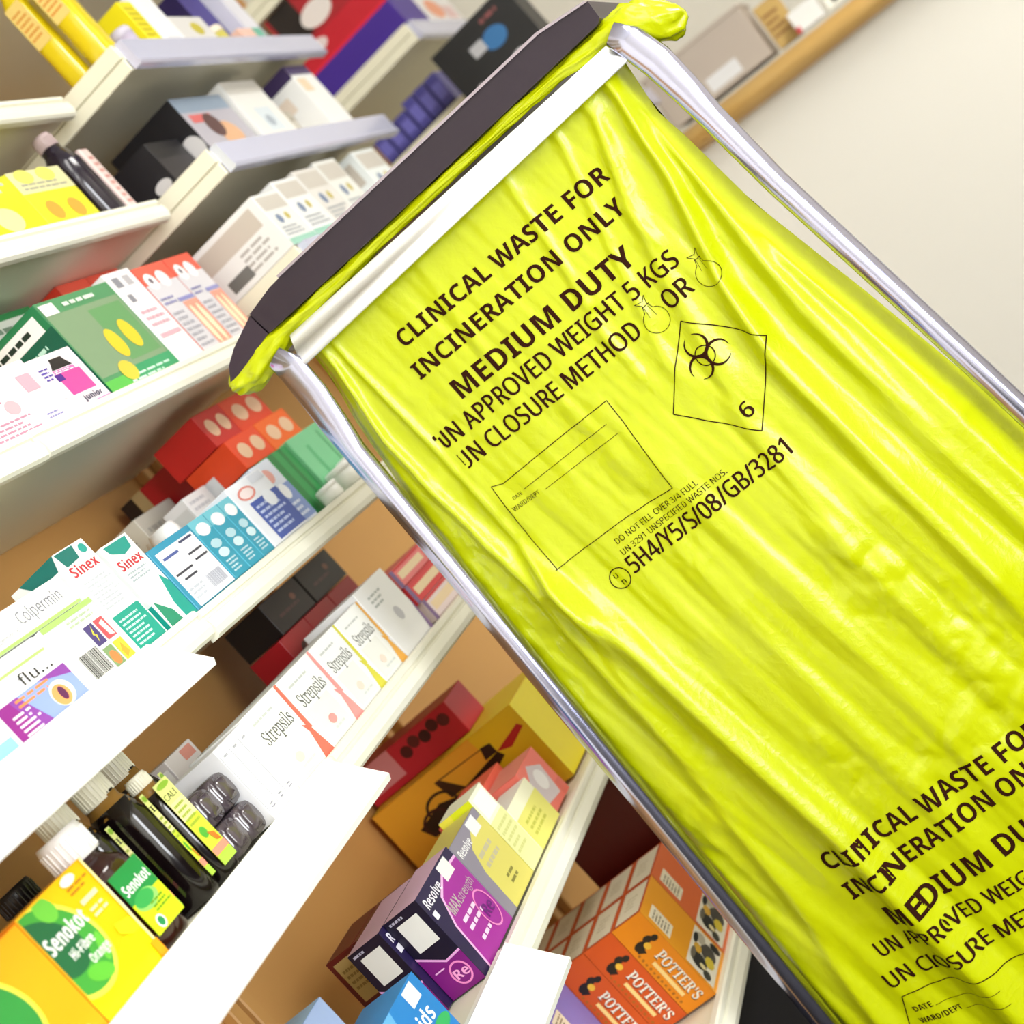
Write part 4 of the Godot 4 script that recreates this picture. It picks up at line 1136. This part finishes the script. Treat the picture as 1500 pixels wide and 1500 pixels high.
	for d in [[0.0, -2.0, -2.19, 0.030, "F4E2E4", "white pack with purple edge at the bottom of the red pile by the stand leg"], [0.0305, -1.99, -2.19, 0.028, "E0343A", "red pack with cream bar in the middle of the pile by the stand leg"], [0.059, -1.985, -2.18, 0.026, "EE7A7C", "pink red pack topping the pile by the stand leg"]]:
		carton("sweet_pack", d[5], "red and white packs piled by the stand leg", -0.985, XF - 0.002, y + d[0], d[1], d[2], d[3], d[4], [["F", "r", 0.1, 0.3, 0.6, 0.7, "F6DDB4"], ["F", "r", 0.0, 0.86, 1.0, 1.0, "D8242E"], ["F", "r", 0.0, 0.0, 0.06, 1.0, "7A5A90"]])
	# red row with ovals and black boxes behind
	for i in 6:
		var z := -1.90 - 0.092 * i
		if z < -2.14:
			break
		carton("cough_sweet_box", ["first red box with dark oval from the left in the back row", "second red box with dark oval in the back row", "third red box with grey oval in the back row", "fourth"][i], "red boxes with ovals in the back row", -1.085, -1.03, y, z, z - 0.090, 0.116, "A81420", [["F", "e", 0.5, 0.66, 0.2, 0.16, "3A1214"], ["F", "e", 0.56, 0.68, 0.15, 0.10, "8A5A52"], ["F", "r", 0.0, 0.0, 1.0, 0.2, "C01C28"]])
	for i in 2:
		carton("black_box", ["black carton lying on the red back row, left one", "black carton lying on the red back row, right one"][i], "black cartons on the red back row", -1.10, -1.035, y + 0.117, -1.93 - 0.13 * i, -2.055 - 0.13 * i, 0.048, "120C10", [["F", "l", 0.2, 0.3, 0.8, 0.5, 1, "4A2A2A"], ["F", "e", 0.7, 0.6, 0.06, 0.1, "7A4A3A"]])
	bottle("medicine_bottle", "dark round bottle at the left picture edge behind the yellow sachet box", "", Vector3(-1.05, y, -1.262), 0.03, 0.03, 2.0, 0.125, 0.6, 0.019, 0.02, "120A0C", "1A1214")

func stock_level_four() -> void:
	var y := 0.373
	carton("antacid_box", "light blue antacid box with green leaf patch at the bottom edge, left one", "blue antacid boxes", -0.985, -0.915, y, -1.205, -1.297, 0.130, "6FA8DC", [["F", "r", 0.0, 0.0, 1.0, 1.0, "8FA2CC"], ["F", "p", [0.0, 0.0, 0.35, 0.0, 0.5, 1.0, 0.0, 1.0], "5F8FD0"], ["F", "t", "Setlers", 0.12, 0.70, 0.7, 0.11, "EEF2FA", 1], ["F", "e", 0.40, 0.60, 0.16, 0.05, "3FA84A"], ["F", "l", 0.15, 0.3, 0.8, 0.5, 3, "D8E2F4"], ["N", "r", 0.0, 0.0, 1.0, 1.0, "3C7CC8"], ["N", "p", [0.0, 0.6, 1.0, 0.9, 1.0, 1.0, 0.0, 1.0], "C8DCF4"], ["T", "r", 0.0, 0.0, 1.0, 1.0, "9FC4E8"]])
	carton("antacid_box", "bright blue antacid box with white sticker and green patch at the bottom edge", "blue antacid boxes", -0.965, XF, y, -1.300, -1.404, 0.072, "2F8ACC", [["F", "r", 0.0, 0.0, 1.0, 1.0, "1F7AC4"], ["F", "p", [0.0, 0.0, 0.3, 0.0, 0.2, 0.5, 0.3, 1.0, 0.0, 1.0], "5FA8E0"], ["F", "r", 0.62, 0.72, 0.86, 0.97, "F2F2EC"], ["F", "t", "loids", 0.30, 0.42, 0.52, 0.22, "F4F8FC", 1], ["F", "e", 0.78, 0.28, 0.20, 0.10, "2FA860"], ["N", "r", 0.0, 0.0, 1.0, 1.0, "2F86CC"], ["N", "p", [0.0, 0.4, 0.8, 0.7, 1.0, 1.0, 0.0, 1.0], "BCD8F0"]])
	carton("antacid_box", "dark navy box corner at the bottom picture edge left of the blue boxes", "", -1.06, -0.99, y, -1.13, -1.21, 0.155, "1E1E3A", [["F", "r", 0.2, 0.2, 0.9, 0.8, "2E2E58"]])
	# cold and flu powder boxes, dark purple
	var ends := [["N", "r", 0.0, 0.0, 1.0, 1.0, "171327"], ["N", "p", [0.0, 0.0, 1.0, 0.0, 1.0, 0.36, 0.55, 0.34, 0.0, 0.52], "7E1C7A"], ["N", "p", [0.0, 0.52, 0.55, 0.34, 1.0, 0.36, 1.0, 0.385, 0.56, 0.365, 0.0, 0.55], "E7A6DE"], ["N", "r", 0.20, 0.56, 0.82, 0.90, "E8E6E0"], ["N", "l", 0.1, 0.92, 0.5, 0.98, 1, "B9B4C8"], ["N", "o", 0.64, 0.18, 0.26, 0.13, 0.0022, "F08AC8"], ["N", "t", "Re", 0.46, 0.13, 0.38, 0.10, "F7A8D8", 1], ["N", "r", 0.12, 0.30, 0.4, 0.315, "F0B8E4"]]
	var front := [["F", "r", 0.0, 0.0, 1.0, 1.0, "241846"], ["F", "p", [0.18, 0.0, 1.0, 0.0, 1.0, 0.86, 0.62, 0.88, 0.36, 0.76, 0.22, 0.5], "A02A98"], ["F", "p", [0.18, 0.0, 0.22, 0.5, 0.36, 0.76, 0.62, 0.88, 1.0, 0.86, 1.0, 0.89, 0.61, 0.91, 0.34, 0.79, 0.19, 0.51, 0.15, 0.0], "EBB4E4"], ["F", "r", 0.60, 0.80, 0.84, 0.98, "EFEDEA"], ["F", "t", "Resolve", 0.06, 0.82, 0.42, 0.11, "EDE9F4", 1], ["F", "t", "MAX", 0.30, 0.56, 0.24, 0.13, "B9B2AE", 1], ["F", "t", "strength", 0.55, 0.56, 0.38, 0.10, "B9B2AE", 0], ["F", "l", 0.34, 0.30, 0.8, 0.5, 2, "F4D4EE"], ["F", "l", 0.38, 0.14, 0.7, 0.24, 1, "F4D4EE"], ["F", "o", 0.80, 0.30, 0.16, 0.22, 0.0022, "F08AC8"], ["F", "t", "Re", 0.71, 0.23, 0.2, 0.14, "6A1A78", 1], ["F", "r", 0.04, 0.70, 0.12, 0.78, "E8E6F0"], ["T", "r", 0.0, 0.0, 1.0, 1.0, "D9B4D0"]]
	carton("powder_box", "dark purple powder box with magenta front and white sticker, at the shelf edge", "dark purple powder boxes", -0.943, XF, y, -1.496, -1.616, 0.104, "1C1634", ends + front)
	carton("powder_box", "dark purple powder box set back, showing its end with white sticker", "dark purple powder boxes", -0.990, -0.9445, y, -1.482, -1.602, 0.104, "1C1634", ends + front)
	carton("powder_box", "grey and pale yellow powder box standing right of the magenta fronted box", "", -0.945, XF, y, -1.618, -1.722, 0.100, "8A8494", [["F", "r", 0.0, 0.0, 1.0, 1.0, "8E8896"], ["F", "p", [0.2, 0.0, 1.0, 0.0, 1.0, 0.88, 0.6, 0.90, 0.34, 0.76, 0.22, 0.5], "DCD26A"], ["F", "r", 0.58, 0.80, 0.84, 0.98, "F0F0EE"], ["F", "t", "Resolve", 0.05, 0.80, 0.4, 0.10, "F2F0F2", 1], ["F", "l", 0.34, 0.45, 0.8, 0.7, 2, "C4BC9A"], ["F", "l", 0.5, 0.14, 0.8, 0.3, 2, "8A8438"], ["T", "r", 0.0, 0.0, 1.0, 1.0, "D2C86A"]])
	carton("lemon_box", "tall white and lemon yellow box behind the grey yellow powder box", "", -0.945, XF, y, -1.724, -1.775, 0.108, "F4F4DC", [["F", "r", 0.0, 0.0, 1.0, 0.66, "EEF0A8"], ["F", "r", 0.1, 0.7, 0.9, 0.96, "F0F2F4"], ["F", "l", 0.1, 0.2, 0.9, 0.6, 5, "D8DA8A"], ["N", "r", 0.0, 0.0, 1.0, 1.0, "E9E04A"], ["N", "p", [0.0, 0.3, 1.0, 0.6, 1.0, 1.0, 0.4, 1.0], "D6DE1E"], ["T", "r", 0.0, 0.0, 1.0, 1.0, "F4F8D8"]])
	carton("lemon_box", "short lemon yellow box with white top at the shelf edge", "", -0.94, XF, y, -1.777, -1.872, 0.062, "F6F4D2", [["F", "r", 0.0, 0.0, 1.0, 0.72, "EDE878"], ["F", "l", 0.15, 0.2, 0.8, 0.6, 3, "C9C84A"], ["T", "r", 0.0, 0.0, 1.0, 1.0, "FBFAF0"]])
	carton("tablet_box", "coral pink box with white picture oval beside the short lemon yellow box", "", -0.96, -0.905, y, -1.874, -1.962, 0.070, "F0786A", [["F", "p", [0.15, 0.2, 0.7, 0.12, 0.8, 0.7, 0.4, 0.92, 0.15, 0.7], "D9CCD2"], ["F", "e", 0.5, 0.55, 0.18, 0.2, "F4F0F2"], ["F", "r", 0.75, 0.0, 1.0, 0.3, "E06A5A"], ["T", "r", 0.0, 0.0, 1.0, 1.0, "F4988A"]])
	carton("tablet_box", "coral red box lying behind the coral pink picture box", "", -1.03, -0.965, y, -1.87, -1.985, 0.078, "EE6A58", [["N", "e", 0.6, 0.5, 0.3, 0.3, "F6B4A4"], ["T", "e", 0.5, 0.5, 0.3, 0.3, "F6A494"]])
	# large ship carton; yellow paints the lit side, orange the shaded one
	var s := carton("lozenge_case", "large case, yellow painted on lit side and orange on shaded side, dark sailing ship", "", -1.165, -0.908, y, -2.005, -2.16, 0.122, "E8A428", [["F", "r", 0.0, 0.0, 1.0, 1.0, "EFDC10"], ["T", "r", 0.0, 0.0, 1.0, 1.0, "E8D030"], ["N", "p", [0.76, 0.0, 1.0, 0.0, 1.0, 1.0, 0.70, 1.0], "E2BC1A"], ["N", "p", [0.42, 0.62, 0.40, 0.86, 0.43, 0.86, 0.52, 0.62], "3A1608"], ["N", "p", [0.20, 0.40, 0.16, 0.56, 0.34, 0.66, 0.44, 0.60, 0.78, 0.70, 0.80, 0.62, 0.62, 0.48, 0.40, 0.40], "2A0F0A"], ["N", "o", 0.35, 0.62, 0.10, 0.16, 0.004, "2A0F0A"], ["N", "o", 0.27, 0.52, 0.09, 0.14, 0.004, "3A1010"], ["N", "p", [0.40, 0.85, 0.72, 0.82, 0.72, 0.83, 0.41, 0.865], "5A2A10"], ["N", "p", [0.70, 0.70, 0.72, 0.84, 0.78, 0.82, 0.78, 0.70], "2A0F0A"], ["N", "p", [0.78, 0.70, 0.96, 0.80, 0.98, 0.74, 0.86, 0.64], "B0201A"], ["N", "p", [0.18, 0.36, 0.4, 0.40, 0.36, 0.30, 0.22, 0.28], "8A1A16"]])
	var sp := Ink.new()
	s.set_meta("kind", "thing")
	carton("lozenge_case", "yellow case with pink lettering behind the coral box beside the stand leg", "", -1.0, -0.93, y, -2.17, -2.25, 0.085, "EEDC3C", [["N", "l", 0.3, 0.5, 0.9, 0.7, 1, "D87A6A"], ["N", "r", 0.4, 0.74, 0.9, 0.96, "F4EEC0"]])
	carton("white_box", "tall off-white carton behind the ship case, nearest the stand leg", "", -1.10, -0.96, y, -2.27, -2.36, 0.085, "EFE9E2", [["N", "l", 0.2, 0.3, 0.8, 0.6, 2, "D8CFC6"]])
	# cherry pack lying on the ship case and a dark ball stopper
	carton("sweet_pack", "red pack with dark cherries and pink side on the top of the ship case", "", -1.168, -0.99, y + 0.123, -2.04, -2.12, 0.052, "C01A30", [["N", "r", 0.0, 0.2, 0.38, 1.0, "D88A90"], ["N", "e", 0.50, 0.62, 0.05, 0.17, "4A0C14"], ["N", "e", 0.60, 0.72, 0.05, 0.17, "5A0E16"], ["N", "e", 0.70, 0.64, 0.05, 0.17, "3A0A10"], ["N", "e", 0.80, 0.74, 0.05, 0.17, "4A0C14"], ["N", "e", 0.90, 0.66, 0.05, 0.17, "5A0E16"]])
	# brown boxes with cream panels at the back left
	for i in 2:
		carton("herbal_box", ["dark red brown box with cream panel behind the powder boxes, left one", "dark red brown box with cream panel behind the powder boxes, right one"][i], "red brown boxes with cream panels", -1.062 + 0.041 * i, -1.022 + 0.041 * i, y, -1.55, -1.64, 0.098, "6A1A18", [["N", "r", 0.16, 0.42, 0.86, 0.94, "C8AE72"], ["N", "l", 0.25, 0.55, 0.75, 0.85, 4, "9A8048"]])

func stock_level_five() -> void:
	var y := 0.094
	var kinds := {"amber": ["E58A12", "EA9C1C"], "rust": ["CF5418", "DB6A34"], "purple": ["4A3A96", "8A7CC4"]}
	var done := 0
	for spec in [[0, 0, "amber", "amber herbal box with shop sign style white lettering at the bottom shelf edge"], [1, 0, "rust", "rust orange herbal box, second from the bottom shelf edge, lettering running downwards"], [2, 0, "rust", "rust orange herbal box touching the purple herbal box"], [3, -1, "purple", "purple herbal box with lilac side in front of the rust boxes"], [4, -1, "purple", "purple herbal box set back at the bottom picture edge"],
			[5, -1, "purple", "back purple herbal box behind the white price strip"], [3, 0, "rust", "herbal box showing only its cream top behind the front purple box"], [4, 0, "rust", "herbal box showing only its cream top behind the second purple box"], [5, 0, "rust", "herbal box with cream top at the back corner of the herbal stack"],
			[0, 1, "rust", "far row herbal box with bright cream top nearest the stand leg"], [1, 1, "rust", "far row herbal box with cream top, second from the stand leg"], [2, 1, "rust", "far row herbal box with cream top, third from the stand leg"], [3, 1, "rust", "far row herbal box with cream top, fourth from the stand leg"], [4, 1, "rust", "far row herbal box with cream top, fifth from the stand leg"], [5, 1, "rust", "far row herbal box with cream top at the very back"]]:
		var i: int = spec[0]
		var r: int = spec[1]
		var xf := -0.892 - 0.0465 * i
		var zn := -1.842 - 0.0945 * r
		var c: Array = kinds[spec[2]]
		var h := 0.135 if r >= 0 else 0.130
		var ops := [["N", "r", 0.0, 0.0, 1.0, 1.0, c[0]], ["N", "p", [0.05, 0.74, 0.5, 0.74, 0.9, 0.76, 0.95, 0.68, 0.7, 0.66, 0.4, 0.70], "1C1812"] if false else ["N", "e", 0.34, 0.74, 0.20, 0.045, "1E1A14"],
			["N", "e", 0.62, 0.76, 0.14, 0.035, "1E1A14"], ["N", "e", 0.80, 0.735, 0.12, 0.03, "1E1A14"], ["N", "e", 0.5, 0.71, 0.10, 0.035, "E9B83A"], ["N", "p", [0.14, 0.70, 0.34, 0.66, 0.4, 0.74, 0.2, 0.76], "1E1A14"],
			["N", "t", "POTTER'S", 0.42, 0.600, 0.54, 0.32, "3A1C0C", 2, 1], ["N", "t", "POTTER'S", 0.45, 0.605, 0.54, 0.32, "F8F4E8", 2, 1], ["N", "r", 0.24, 0.16, 0.36, 0.56, "F6D68A"], ["N", "l", 0.08, 0.1, 0.16, 0.7, 12, "A86418"],
			["T", "r", 0.10, 0.06, 0.92, 0.94, "F0E6CC"], ["T", "l", 0.3, 0.3, 0.7, 0.7, 4, "D4C8A8"], ["F", "r", 0.0, 0.0, 1.0, 1.0, c[1]], ["F", "r", 0.10, 0.62, 0.42, 0.90, "EFE4C8"], ["F", "l", 0.13, 0.65, 0.40, 0.87, 6, "8E7E60"], ["F", "r", 0.05, 0.04, 0.95, 0.40, "E9E2D0"], ["F", "e", 0.3, 0.26, 0.16, 0.10, "2A2822"], ["F", "e", 0.62, 0.18, 0.18, 0.10, "4A463C"], ["F", "e", 0.78, 0.30, 0.12, 0.06, "B9B09A"], ["F", "e", 0.46, 0.14, 0.12, 0.06, "D8C03A"], ["F", "e", 0.16, 0.14, 0.09, 0.05, "3A382E"], ["F", "e", 0.52, 0.31, 0.10, 0.05, "D8A83A"], ["F", "e", 0.86, 0.12, 0.08, 0.07, "2A2822"], ["F", "e", 0.34, 0.35, 0.14, 0.03, "6A6252"], ["F", "e", 0.70, 0.36, 0.12, 0.03, "2A2822"], ["F", "e", 0.24, 0.21, 0.05, 0.04, "E9D9A0"]]
		carton("herbal_box", spec[3], "herbal boxes stacked on the bottom shelf", xf - 0.0455, xf, y, zn, zn - 0.0935, h, "C2501E" if spec[2] != "purple" else "41348A", ops)
		done += 1
	carton("storage_case", "plain dark maroon case at the back of the bottom shelf behind the herbal boxes", "", -1.03, -0.89, y, -2.085, -2.19, 0.225, "5A0E14", [["N", "r", 0.02, 0.02, 0.98, 0.98, "5A0E14"]])

func stock_top() -> void:
	var y := 1.302
	# bay two, upper shelf
	carton("hair_dye_box", "lime yellow box at the left edge of the upper shelf below the dark bottle", "yellow boxes on the upper shelf", -0.985, XF, y, -1.80, -1.945, 0.088, "D9E21C", [["F", "r", 0.0, 0.0, 1.0, 0.7, "E2E81A"], ["F", "l", 0.2, 0.7, 0.9, 0.92, 2, "C9CDB8"], ["F", "e", 0.5, 0.3, 0.2, 0.2, "F6F4A0"]])
	carton("hair_dye_box", "yellow box with orange dabs and clear top beside the dark bottle", "yellow boxes on the upper shelf", -0.985, XF, y, -1.947, -2.085, 0.090, "E9E02A", [["F", "r", 0.0, 0.62, 1.0, 1.0, "E2DDA8"], ["F", "l", 0.1, 0.66, 0.9, 0.8, 2, "A9A890"], ["F", "e", 0.3, 0.3, 0.12, 0.16, "F0A63A"], ["F", "e", 0.7, 0.28, 0.12, 0.16, "F0A63A"], ["F", "e", 0.26, 0.9, 0.16, 0.12, "EDEB6A"], ["F", "e", 0.66, 0.9, 0.16, 0.12, "EDEB6A"]])
	carton("medicine_box", "white box with grey printed band standing behind the yellow boxes", "", -1.06, -0.99, y, -1.93, -2.09, 0.135, "F2EEF0", [["F", "r", 0.05, 0.66, 0.95, 0.78, "8A8690"], ["F", "l", 0.1, 0.8, 0.9, 0.94, 2, "C9C4CC"]])
	bottle("medicine_bottle", "tall dark purple black bottle with pinkish cap leaning in front of the cream shelf side", "", Vector3(-0.908, y, -2.128), 0.022, 0.024, 2.4, 0.146, 0.6, 0.014, 0.022, "1A1024", "B9A4A4")
	carton("medicine_box", "narrow pink white box tight against the dark bottle", "", -0.985, XF + 0.001, y, -2.166, -2.195, 0.108, "E9D2CC", [["F", "r", 0.0, 0.0, 0.3, 1.0, "F2E6E2"], ["F", "l", 0.4, 0.1, 0.9, 0.9, 8, "D89A90"], ["T", "r", 0, 0, 1, 1, "B8584A"]])
	# bay three, middle tray
	var yb := 1.306
	carton("camera_film_box", "black ended box with photo front and painted glints on the middle lilac tray", "", -0.965, -0.835, yb, -2.395, -2.59, 0.122, "131118", [["F", "r", 0.0, 0.0, 1.0, 1.0, "B9B4BE"], ["F", "r", 0.0, 0.78, 1.0, 1.0, "8FA0B4"], ["F", "r", 0.0, 0.0, 1.0, 0.22, "5E9CCB"], ["F", "e", 0.6, 0.4, 0.2, 0.2, "E2B088"], ["F", "r", 0.1, 0.62, 0.5, 0.74, "D86A6A"], ["F", "e", 0.42, 0.56, 0.14, 0.18, "5A3A3A"], ["N", "e", 0.85, 0.36, 0.14, 0.17, "D8D4D4"], ["N", "e", 0.62, 0.06, 0.10, 0.06, "D8D4D4"], ["N", "l", 0.3, 0.5, 0.6, 0.6, 1, "4A3A4A"]])  # pale ellipses on the black end are painted glints
	carton("camera_film_box", "low black box with a painted white glint at the near end of the middle tray", "", -0.975, -0.86, yb, -2.27, -2.385, 0.072, "141218", [["N", "e", 0.82, 0.16, 0.13, 0.13, "CFCBCB"], ["F", "r", 0.0, 0.0, 1.0, 0.6, "2A2428"], ["T", "r", 0.2, 0.2, 0.8, 0.8, "2E2826"]])  # pale ellipse on the near end is a painted glint
	carton("medicine_box", "white box with pale blue square beside the photo fronted box", "", -0.95, -0.825, yb, -2.595, -2.745, 0.136, "F1EFEA", [["F", "r", 0.3, 0.25, 0.75, 0.6, "DDE6EC"], ["F", "r", 0.0, 0.82, 1.0, 1.0, "D9D4CC"], ["F", "e", 0.5, 0.4, 0.1, 0.08, "A9B4C0"], ["T", "r", 0.1, 0.2, 0.9, 0.8, "9AA6B8"], ["F", "r", 0.0, 0.0, 0.7, 0.07, "8FB4D8"]])
	tub("squat clear grey tub between the white box and the tall white pack", "", Vector3(-0.87, yb, -2.79), 0.038, 0.075, "C9C2B4", "B4AC9C")
	carton("shampoo_box", "tall white pack with purple top at the far end of the middle tray", "", -0.90, -0.80, yb, -2.84, -2.95, 0.138, "F6F5F3", [["F", "r", 0.0, 0.86, 1.0, 1.0, "4A3A6A"], ["F", "r", 0.1, 0.6, 0.5, 0.8, "F0D8B8"], ["N", "r", 0.0, 0.82, 1.0, 1.0, "3C2E58"], ["N", "r", 0.2, 0.5, 0.7, 0.7, "EAD9C8"]])
	# bay three, top tray
	var ya := 1.493
	for i in 2:
		var b := bottle("oil_bottle", ["left of two yellow oil bottles on the end of the top tray", "right of two yellow oil bottles, beside the tray corner"][i], "yellow oil bottles on the top tray", Vector3(-0.868 + 0.050 * i, ya, -2.295 + 0.012 * i), 0.020, 0.022, 3.0, 0.215, 0.5, 0.012, 0.03, "E4CC12", "E8D8A0")
		var q := Ink.new()
		q.face(Vector3(-0.014, 0.045, 0.0224), Vector3.RIGHT, Vector3.UP, 0.028, 0.10)
		print_op(q, ["N", "r", 0.0, 0.3, 1.0, 1.0, "EBD07A"])
		print_op(q, ["N", "l", 0.1, 0.4, 0.9, 0.9, 6, "D8903A"])
		part("label", q.mesh(), ink_mat, b)
	tub("small lilac tub at the near end of the top lilac strip", "", Vector3(-0.815, ya, -2.375), 0.018, 0.045, "C2B8CE", "CFC8D8")
	carton("cream_tube_box", "bright yellow box on the top tray, left of the white box", "", -0.87, -0.795, ya, -2.405, -2.452, 0.085, "EEE012", [["F", "l", 0.1, 0.2, 0.9, 0.9, 6, "C9B60A"]])
	carton("cream_tube_box", "white box on the top tray touching the bright yellow box", "", -0.87, -0.795, ya, -2.455, -2.535, 0.098, "F4F4F6", [["F", "l", 0.2, 0.1, 0.8, 0.2, 1, "D4D4DA"]])
	carton("cream_tube_box", "low grey white box in the middle of the top tray", "", -0.87, -0.80, ya, -2.55, -2.68, 0.062, "DEDBD8", [["F", "e", 0.6, 0.6, 0.16, 0.2, "C8BA3A"], ["F", "r", 0.0, 0.0, 1.0, 0.14, "E2DCEA"]])
	carton("cream_tube_box", "grey brown box at the back of the top tray", "", -0.97, -0.89, ya, -2.52, -2.70, 0.11, "A89488", [["N", "e", 0.5, 0.8, 0.2, 0.1, "D8823A"], ["F", "r", 0.1, 0.3, 0.9, 0.7, "BDB0A8"]])
	tub("small cream pot with olive label on the top tray", "", Vector3(-0.82, ya, -2.715), 0.024, 0.045, "C9BE5A", "EFE2CE")
	carton("cream_tube_box", "pale pink and teal packet lying at the front of the top tray", "", -0.84, -0.79, ya, -2.76, -2.86, 0.028, "EFC4B4", [["F", "r", 0.6, 0.0, 1.0, 1.0, "6AB8A0"]])
	carton("hair_colour_box", "tall deep purple blue box near the far end of the top tray", "", -0.92, -0.835, ya, -2.77, -2.865, 0.15, "3C2F86", [["N", "r", 0.0, 0.0, 1.0, 1.0, "241A4E"], ["F", "r", 0.1, 0.1, 0.9, 0.5, "4A40A0"]])
	carton("hair_colour_box", "narrow white grey box beside the tall purple blue box", "", -0.90, -0.81, ya, -2.87, -2.94, 0.14, "DCDBE6", [["F", "r", 0.1, 0.1, 0.9, 0.9, "E6E5EE"]])
	# farthest bay
	carton("gift_set_box", "large box with red upper and purple lower band lying on the far top shelf", "", -0.99, -0.752, 1.499, -3.605, -3.80, 0.115, "3E1F8E", [["N", "r", 0.0, 0.55, 1.0, 1.0, "C41A2E"], ["N", "r", 0.0, 0.52, 1.0, 0.58, "E02038"], ["N", "e", 0.25, 0.85, 0.12, 0.12, "E9D8D8"], ["T", "r", 0.0, 0.0, 1.0, 1.0, "A81428"]])
	carton("gift_set_box", "black red box with white shape standing on the big red and purple box", "", -0.985, -0.80, 1.615, -3.61, -3.78, 0.10, "A81A26", [["N", "r", 0.05, 0.1, 0.4, 1.0, "16100F"], ["N", "e", 0.55, 0.35, 0.22, 0.25, "EDE4E0"]])
	carton("gift_set_box", "white box with orange print on the far top shelf edge", "", -0.84, -0.76, 1.499, -3.83, -4.15, 0.09, "F0ECEC", [["F", "e", 0.4, 0.5, 0.2, 0.3, "F0A07A"], ["F", "r", 0.6, 0.2, 0.9, 0.6, "E8C4C4"]])
	for i in 6:
		var x := -0.985 + 0.034 * i
		carton("toiletry_box", "small blue violet far shelf box, number %s from the large black box" % ["six", "five", "four", "three", "two", "one"][i], "blue violet boxes on the far middle shelf", x, x + 0.030, 1.312, -3.615, -3.70, 0.078 if i > 2 else 0.066, "4A4690", [["N", "r", 0.1, 0.3, 0.9, 0.75, "6C68B8"], ["N", "r", 0.0, 0.0, 1.0, 0.12, "1E1A48"]])
	carton("appliance_box", "large black box with blue print and painted glints standing behind the lid on the far shelving", "", -0.738, -0.536, 1.082, -3.46, -3.59, 0.303, "0E0D10", [["N", "e", 0.62, 0.80, 0.14, 0.07, "2F6FA8"], ["N", "r", 0.34, 0.78, 0.50, 0.86, "B9B8BC"], ["N", "e", 0.70, 0.60, 0.10, 0.04, "C9C8CC"], ["N", "e", 0.2, 0.62, 0.06, 0.03, "B4B0B4"], ["N", "l", 0.6, 0.90, 0.85, 0.96, 1, "8A4A4A"]])  # pale marks on the black face are painted glints
